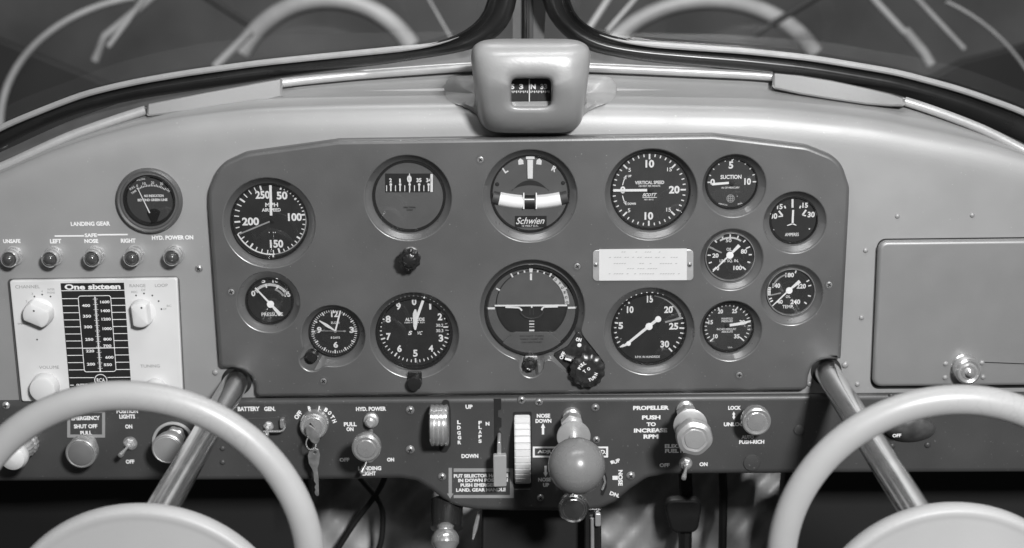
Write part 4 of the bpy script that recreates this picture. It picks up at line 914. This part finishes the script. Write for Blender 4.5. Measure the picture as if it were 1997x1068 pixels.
# gear selector wheel, flap lever, trim wheel
o = thing('gear_selector', W(857, 830, SUBD), 'ribbed metal selector drum beside the vertical LDG GR lettering', 'selector')
q = MB(); q.slab(rpoly2(px2([(864, 779), (875, 779), (879, 800), (879, 868), (870, 882), (858, 882), (856, 868), (858, 795)], SUBD), .003), SUBD, SUBD + .0004, M_BLACK); q.build('slot', o)
q = MB(); c = W(857, 829, .022); t = T(857, 829, .022); prof = []
for i in range(17):
    x = (-18 + 36 * i / 16) * t; prof.append((x, (38.5 if i in (0, 16) else 40.5 if i % 4 in (1, 2, 3) else 38) * t - (.0012 if i in (0, 16) else 0)))
q.lathe(c, [(-18.2 * t, 26 * t)] + prof + [(18.2 * t, 26 * t)], M_CHROME, axis=(1, 0, 0), n=56)
q.box((c.x + .007, -.012, c.z), .004, .02, .026, M_ALU, b=.001); q.build('drum', o, smooth=25)
o = thing('flap_lever', W(971, 850, SUBD), 'flat grey flap handle hanging from a notched black slot', 'lever')
q = MB(); q.slab(px2([(963, 777), (977.5, 777), (977.5, 798), (971.5, 800), (971.5, 812), (978, 815), (978, 832), (973, 836), (977, 842), (977, 886), (964, 886)], SUBD), SUBD + .0001, SUBD + .0004, M_BLACK); q.build('slot', o)
q = MB(); q.slab(rpoly2(px2([(970, 850), (977, 850), (978, 890), (969, 890)], .014), .002), .004, .030, M_ALU, bevel=.001); q.build('arm', o)
q = MB(); q.slab(rpoly2(px2([(961.5, 888), (987.5, 887), (988, 949), (962.5, 950)], .034), .0015), .027, .034, M_TABG, bevel=.0012); q.build('handle', o)
o = thing('pitch_trim_control', W(1018, 876, SUBD), 'white ribbed trim wheel standing upright in a slot', 'wheel')
q = MB(); q.slab(rpoly2(px2([(1000, 803), (1037, 802), (1037, 950), (1001, 951)], SUBD), .002), SUBD, SUBD + .0003, M_BLACK); q.bar(1003, 954, 1034, 953.5, 1.5, 1.5, SUBD + .0004, M_GREYMARK); q.build('slot', o)
q = MB(); Rw = .0395; ang = math.asin(min(.98, (72 * T(1018, 876, SUBD)) / Rw)); c = W(1019, 876, SUBD); c.y += Rw * math.cos(ang)
hw = 15.5 * T(1018, 876, SUBD); NR = 36
rings = []
for i in range(NR):
    for f_, rr in ((.0, Rw - .0018), (.14, Rw), (.86, Rw), (.98, Rw - .0018)):
        a = 2 * PI * (i + f_) / NR + .05
        rings.append([c + Vector((x, -math.cos(a) * r_, math.sin(a) * r_)) for x, r_ in ((-hw, rr - .006), (-hw, rr - .0012), (-hw * .86, rr), (hw * .86, rr), (hw, rr - .0012), (hw, rr - .006))])
rings.append(rings[0]); q.loft(rings, M_RADIO, closed=False); q.build('ribbed_wheel', o, smooth=25)
q = MB(); pts = [W(1180, 920, SUBD), W(1184, 932, SUBD), W(1183, 950, SUBD), W(1176, 966, SUBD), W(1171, 964, SUBD), W(1174, 945, SUBD)]
q.slab([(a.x, a.z) for a in pts], SUBD, SUBD + .0004, M_BLACK); q.tube([W(1177, 927, SUBD + .002), W(1180, 940, SUBD + .002), W(1174, 955, SUBD + .002)], .0012, M_CHROME, n=6)
tag(q.build('trim_indicator'), 'curved black slot with a thin bright pointer left of the sideways word NOSE', 'indicator')

# ignition switch and keys
o = stack(611, 833, .020, [('barrel', M_CHROME, [(-.0158, 27), (-.014, 28), (-.006, 28), (-.002, 26.5), (-.001, 24), (-.003, 21), (-.003, 19), (-.001, 18), (-.0008, 0)], 0, 0)], 'round metal ignition switch labelled OFF, R, L and BOTH', 'ignition_switch', 'switch')
q = MB(); q.bar(604, 825, 613, 836, 3, 3, .0196, M_BLACK); q.build('key_slot', o, flat=True)
o = thing('ignition_keys', W(611, 845, .022), 'pair of flat metal keys on a thin ring hanging from the ignition switch', 'keys')
M_KEY = mat('dull_key_metal', .24, .38, .4, var=.2, scale=150)
q = MB(); q.slab(rpoly2(px2([(596, 832), (604, 828), (616, 838), (624, 857), (618, 868), (607, 862), (597, 846)], .03), .004), .028, .0300, M_KEY, bevel=.0006); q.build('upper_key', o)
q = MB(); P_ = [W(607 + 10 * math.sin(a), 864 + 13 * math.cos(a), .029 + .001 * math.cos(a)) for a in [2 * PI * i / 24 for i in range(25)]]; q.tube(P_, .0007, M_CHROME, n=6, caps=False); q.build('ring', o)
q = MB(); kp = [(604, 876), (612, 873), (621, 876), (624, 888), (622, 905), (619, 914), (621, 930), (622, 966), (619, 968), (615, 965), (613, 960), (615, 955), (613, 950), (616, 944), (612, 938), (611, 922), (608, 914), (602, 904), (600, 888)]
q.slab(rpoly2(px2(kp, .0270), .0012, 3), .0255, .0270, M_KEY, bevel=.0005, holes=[circ2((W(614, 882, .027).x, W(614, 882, .027).z), .0016, 14)]); q.build('lower_key', o)

# fuel selector scoop right
o = thing('fuel_selector', W(1780, 845, SUBD), 'dull scoop-shaped selector marked OFF behind the right wheel rim', 'selector')
q = MB(); rings = []
for f_, dd in ((1, SUBD), (1, SUBD + .005), (.95, SUBD + .010), (.8, SUBD + .015), (.4, SUBD + .018), (.05, SUBD + .0185)):
    rings.append([W(1775 + 50 * f_ * math.cos(a), 838 + 25 * f_ * math.sin(a) - (dd * 300), dd) for a in [2 * PI * i / 48 for i in range(48)]])
q.loft(rings, mat('scoop_metal', .12, .35, .4, var=.4, scale=60), cap1=True); q.text('OFF', 1749, 849, 17, 7, SUBD + .0165, rot=2); q.build('scoop', o, smooth=50)

# glove box
o = thing('glove_box_door', W(1850, 610, 0), 'plain pale grey raised door with rounded corners at the right of the dashboard', 'door')
GD = .0095
q = MB(); q.slab(rpoly2(px2([(1711, 465), (2330, 458), (2330, 752), (1698, 757)], .0), .008), .0002, .0012, M_BLACK)
q.slab(rpoly2(px2([(1714, 470), (2330, 463), (2330, 750), (1702, 755)], GD), .009, 10), .0012, GD, mat('door_grey_paint', .27, .42, .3, var=.04, scale=9, bump=.12, bscale=700), bevel=.0075, res=8)
q.build('door_panel', o, smooth=60)
q = MB(); q.tube([W(1920, 706, GD + .0003), W(1997, 709, GD + .0003), W(2330, 716, GD + .0003)], .00045, M_BLACK, n=6); q.build('seam', o)
for u, v in ((1844, 709), (1843, 736), (1915, 707), (1917, 735)): rivet(u, v, 5, o, GD, M_LIGHT)
p = W(1892, 728, .028); t = T(1892, 728, .028); q = MB()
q.lathe(p, [(-.0225, 28 * t), (-.019, 29 * t), (-.017, 25 * t), (-.014, 27 * t), (-.006, 26 * t), (-.004, 22 * t), (-.005, 17 * t), (-.003, 14 * t), (-.003, 8 * t), (.001, 7 * t), (.0025, 4.5 * t), (.003, 0)], M_CHROME, n=40); q.build('latch_knob', o, smooth=28)

# =================================================================== yokes
def yoke(side, tb, tb2, ring_mid_fit, R, wd, hubc, hubr, lab):
    a = W(*tb, 0)
    o = thing('control_yoke', a, lab, 'control yoke', 'control yokes')
    c = Vector((ring_mid_fit[0], -wd, ring_mid_fit[1]))
    q = MB(); b_ = W(*tb2) - a; q.tube([a + b_ * k_ for k_ in (-.08, .3, .6, .9, 1.18)], .0124, M_TUBE, n=40); q.build('shaft', o)
    q = MB(); t0 = T(*tb, 0); q.lathe((a.x, -.0006, a.z), [(0, .0150), (.001, .0150), (.0012, .0126)], M_BLACK, n=36); q.build('shaft_grommet', o)
    q = MB(); rings = []; rt = 31.5 * (D - wd) / F * 1.0
    N = 120
    for i in range(N):
        an = 2 * PI * i / N; rad = Vector((math.cos(an), 0, math.sin(an))); ctr = c + rad * R
        rings.append([ctr + (rad * math.cos(b) + Vector((0, 1, 0)) * math.sin(b) * .9) * rt for b in [2 * PI * j / 24 for j in range(24)]])
    rings.append(rings[0]); q.loft(rings, M_IVORY); q.build('rim', o, smooth=80)
    # broad centre pad
    hd = wd - .015; hc = W(*hubc, hd); hr = hubr * T(*hubc, hd); hrx = hr
    q = MB(); rings = []
    for f_, dy in ((.90, .030), (.97, .016), (1.0, .008), (.998, .003), (.985, -.001), (.96, -.0025), (.93, -.0018), (.90, -.0015), (.6, -.006), (.3, -.009), (.02, -.010)):
        rings.append([Vector((hc.x + hrx * f_ * math.cos(an), -hd + dy, hc.z + hr * f_ * math.sin(an))) for an in [2 * PI * i / 120 for i in range(120)]])
    q.loft(rings, M_HUB, cap1=True); q.build('centre_pad', o, smooth=60)
    return o
M_HUB = mat('cream_hub_paint', .41, .45, var=.04, scale=10, bump=.08, bscale=500)
yoke('L', (462, 742), (327, 972, .30), (-.28581, -.48467), .1289, .40, (286, 1266), 299, 'ivory control wheel on a metal tube at the left, pilot side')
yoke('R', (1611, 722), (1777, 985, .32), (.31119, -.48822), .1219, .40, (1850, 1244), 277, 'ivory control wheel on a metal tube at the right, passenger side')

# =================================================================== below the strip
q = MB(); rings = []
def hn(u, v):
    return (.018 * math.sin(u * .021 + 1.3 * math.sin(v * .013)) + .014 * math.sin(v * .03 + u * .011) + .008 * math.sin(u * .05 - v * .043) + .006 * math.sin(u * .09 + v * .07))
for v in range(880, 1500, 8): rings.append([W(u, v, -.25 + hn(u, v)) for u in range(440, 1700, 8)])
q.loft(rings, M_CLOTH, closed=False); tag(q.build('firewall_blanket', smooth=90), 'crumpled grey quilted lining seen beneath the control strip', 'lining')
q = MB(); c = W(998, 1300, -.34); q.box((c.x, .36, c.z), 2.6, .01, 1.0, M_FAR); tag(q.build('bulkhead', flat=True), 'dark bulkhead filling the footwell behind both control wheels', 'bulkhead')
for pts, lab in (([(-700, 900), (598, 900), (606, 1000), (612, 1060), (600, 1700), (-700, 1700)], 'black panel added for the footwell shade behind the left control wheel'), ([(2700, 900), (1535, 900), (1524, 1000), (1515, 1060), (1520, 1700), (2700, 1700)], 'black panel added for the footwell shade behind the right control wheel')):
    q = MB(); q.slab(px2(pts, -.13), -.16, -.13, M_FAR, bevel=.004); tag(q.build('shade_panel', smooth=30), lab, 'shade panel')  # dark slabs stand in for the shade at the footwell sides
q = MB(); q.tube([W(872, 975, -.02), W(871, 1030, .0)], .0165, M_PLASTIC, n=24); o = thing('parking_brake_handle', W(872, 990, -.01), 'dark tube ending in a shiny metal knob below the strip', 'handle'); q.build('tube', o)
q = MB(); p = W(868, 1040, .02); t = T(868, 1040, .02); q.lathe((p.x, p.y + .012, p.z + .006), [(0, 10 * t), (.003, 17 * t), (.006, 15 * t), (.009, 22 * t), (.014, 27 * t), (.020, 27 * t), (.026, 20 * t), (.027, 19 * t), (.0275, 0)], M_CHROME, n=40, axis=(0, -.55, -.83)); q.build('knob', o, smooth=28)
q = MB(); q.tube([W(934, 990, -.03), W(932, 1008, -.028), W(927, 1030, -.02), W(922, 1052, -.01)], [.001, .0022, .0026, .001], M_CHROME, n=8); tag(q.build('bright_wire'), 'short curved bright wire dangling below the placard', 'wire')
q = MB(); q.slab(px2([(940, 980), (1150, 980), (1150, 1400), (935, 1400)], -.05), -.06, -.045, M_FAR, bevel=.004); q.slab(px2([(1140, 990), (1172, 990), (1176, 1400), (1138, 1400)], -.02), -.03, -.015, M_PLASTIC, bevel=.003)
q.tube([W(1155, 1010, -.012), W(1157, 1400, -.012)], .002, M_ALU, n=8); q.box(tuple(W(1166, 1012, -.008)), .006, .006, .014, M_ALU, b=.001)
tag(q.build('centre_pedestal', smooth=30), 'black pedestal box below the throttle', 'pedestal')
for u0, lab in ((1335, 'dark rudder pedal hanging below the propeller knob'), (1408, 'thin dark pedal link nearer the right wheel rim')):
    q = MB(); q.tube([W(u0, 900, -.19), W(u0 + 3, 960, -.19), W(u0, 1120, -.18)], .008 if u0 < 1400 else .005, M_BLACK, n=10)
    if u0 < 1400: q.slab(rpoly2(px2([(u0 - 42, 975), (u0 + 36, 975), (u0 + 26, 1040), (u0 - 26, 1040)], -.17), .01), -.185, -.17, M_BLACK, bevel=.003)
    tag(q.build('pedal'), lab, 'pedal')
q = MB()
for pts in ([(640, 1100), (690, 1020), (745, 950), (760, 900)], [(700, 930), (748, 985), (745, 1060), (720, 1110)]): q.tube([W(u, v, -.19) for u, v in resample(pts, 16)], .0034, M_BLACK, n=8)
tag(q.build('cable_loom', smooth=60), 'dark drooping cables under the strip to the right of the keys', 'cables')

# =================================================================== beyond the windscreen
q = MB(); q.box((0, 9.0, 0), 24, .1, 16, M_HANGAR); tag(q.build('hangar_wall', flat=True), None, None, kind='structure')
for s_, pts, lab in ((1, [(-900, -260), (0, 78), (230, 172), (330, 300), (-900, 700)], 'dark sloping surface outside the lower left corner of the windscreen'), (-1, [(2900, -260), (1997, 88), (1880, 118), (1800, 160), (1700, 300), (2900, 700)], 'dark sloping surface outside the lower right corner of the windscreen')):
    q = MB(); q.slab(px2(pts, -5.2), -5.26, -5.2, M_FAR, bevel=.01); tag(q.build('dark_slab'), lab, 'dark slab')  # plain dark slabs, their edges give the wedge behind each lower corner
def hoop(cu, cv, ru, rv, a0, a1, w, d, lab, m=None):  # solid hoops standing in for the control wheels reflected in the glass
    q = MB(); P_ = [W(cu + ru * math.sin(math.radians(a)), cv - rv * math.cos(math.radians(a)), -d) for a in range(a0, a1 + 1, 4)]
    q.tube(P_, w * (D + d) / F / 2, m or M_REFLECT, n=10); tag(q.build('reflection_hoop', smooth=60), lab, 'hoop', 'pale curved hoops added as reflections in the windscreen')
hoop(640, 190, 190, 190, -62, 60, 38, 5.0, 'wide blurred hoop added as a reflection behind the middle of the left pane')
hoop(1385, 190, 230, 188, -70, 62, 34, 5.0, 'wide blurred hoop added as a reflection behind the middle of the right pane')
hoop(330, 240, 330, 250, -100, -12, 14, 4.2, 'thin hoop sweeping up from the far left corner, added as a reflection')
hoop(1690, 330, 370, 360, 25, 85, 7, 3.4, 'thin bright hoop at the far right corner, added as a reflection')
def streak(pts, w, d, lab, m=None):  # rods added outside to stand in for streaks reflected in the glass
    q = MB(); q.tube([W(u, v, -d) for u, v in pts], w * (D + d) / F / 2, m or M_REFLECT, n=10); tag(q.build('streak', smooth=60), lab, 'streak', 'streaks added as reflections in the windscreen')
streak([(340, -40), (205, 70), (185, 118)], 16, 4.4, 'forked pale strut above the left cover plate, added as a reflection')
streak([(320, -60), (250, 40), (212, 90)], 10, 4.2, 'slim pale strut leaning beside the forked one, added as a reflection')
streak([(380, -20), (520, 70)], 12, 5.5, 'dark diagonal strut crossing the left hoop, added as a reflection', M_FAR)
streak([(490, 60), (420, 130)], 16, 4.8, 'pale short strut at the left end of the left hoop, added as a reflection')
streak([(820, -30), (880, 75)], 5, 4.2, 'very thin pale strut added as reflection near the inner corner of the left pane')
streak([(1225, -60), (1150, 55)], 13, 4.0, 'bright strut just right of the centre post, added as a reflection')
streak([(1290, -60), (1185, 60)], 9, 4.0, 'second slimmer strut right of the centre post, added as a reflection')
streak([(1650, -40), (1470, 68)], 13, 4.8, 'dark diagonal strut crossing the right hoop, added as a reflection', M_FAR)
streak([(1650, -60), (1770, 70)], 14, 4.2, 'pale strut ending near the right cover plate, added as a reflection')
streak([(1735, -60), (1880, 95)], 10, 4.2, 'pale strut running toward the far right dark surface, added as a reflection')
streak([(1765, 60), (1800, 100), (1815, 125)], 20, 4.2, 'knobbly pale end piece below two others at right, added as a reflection')
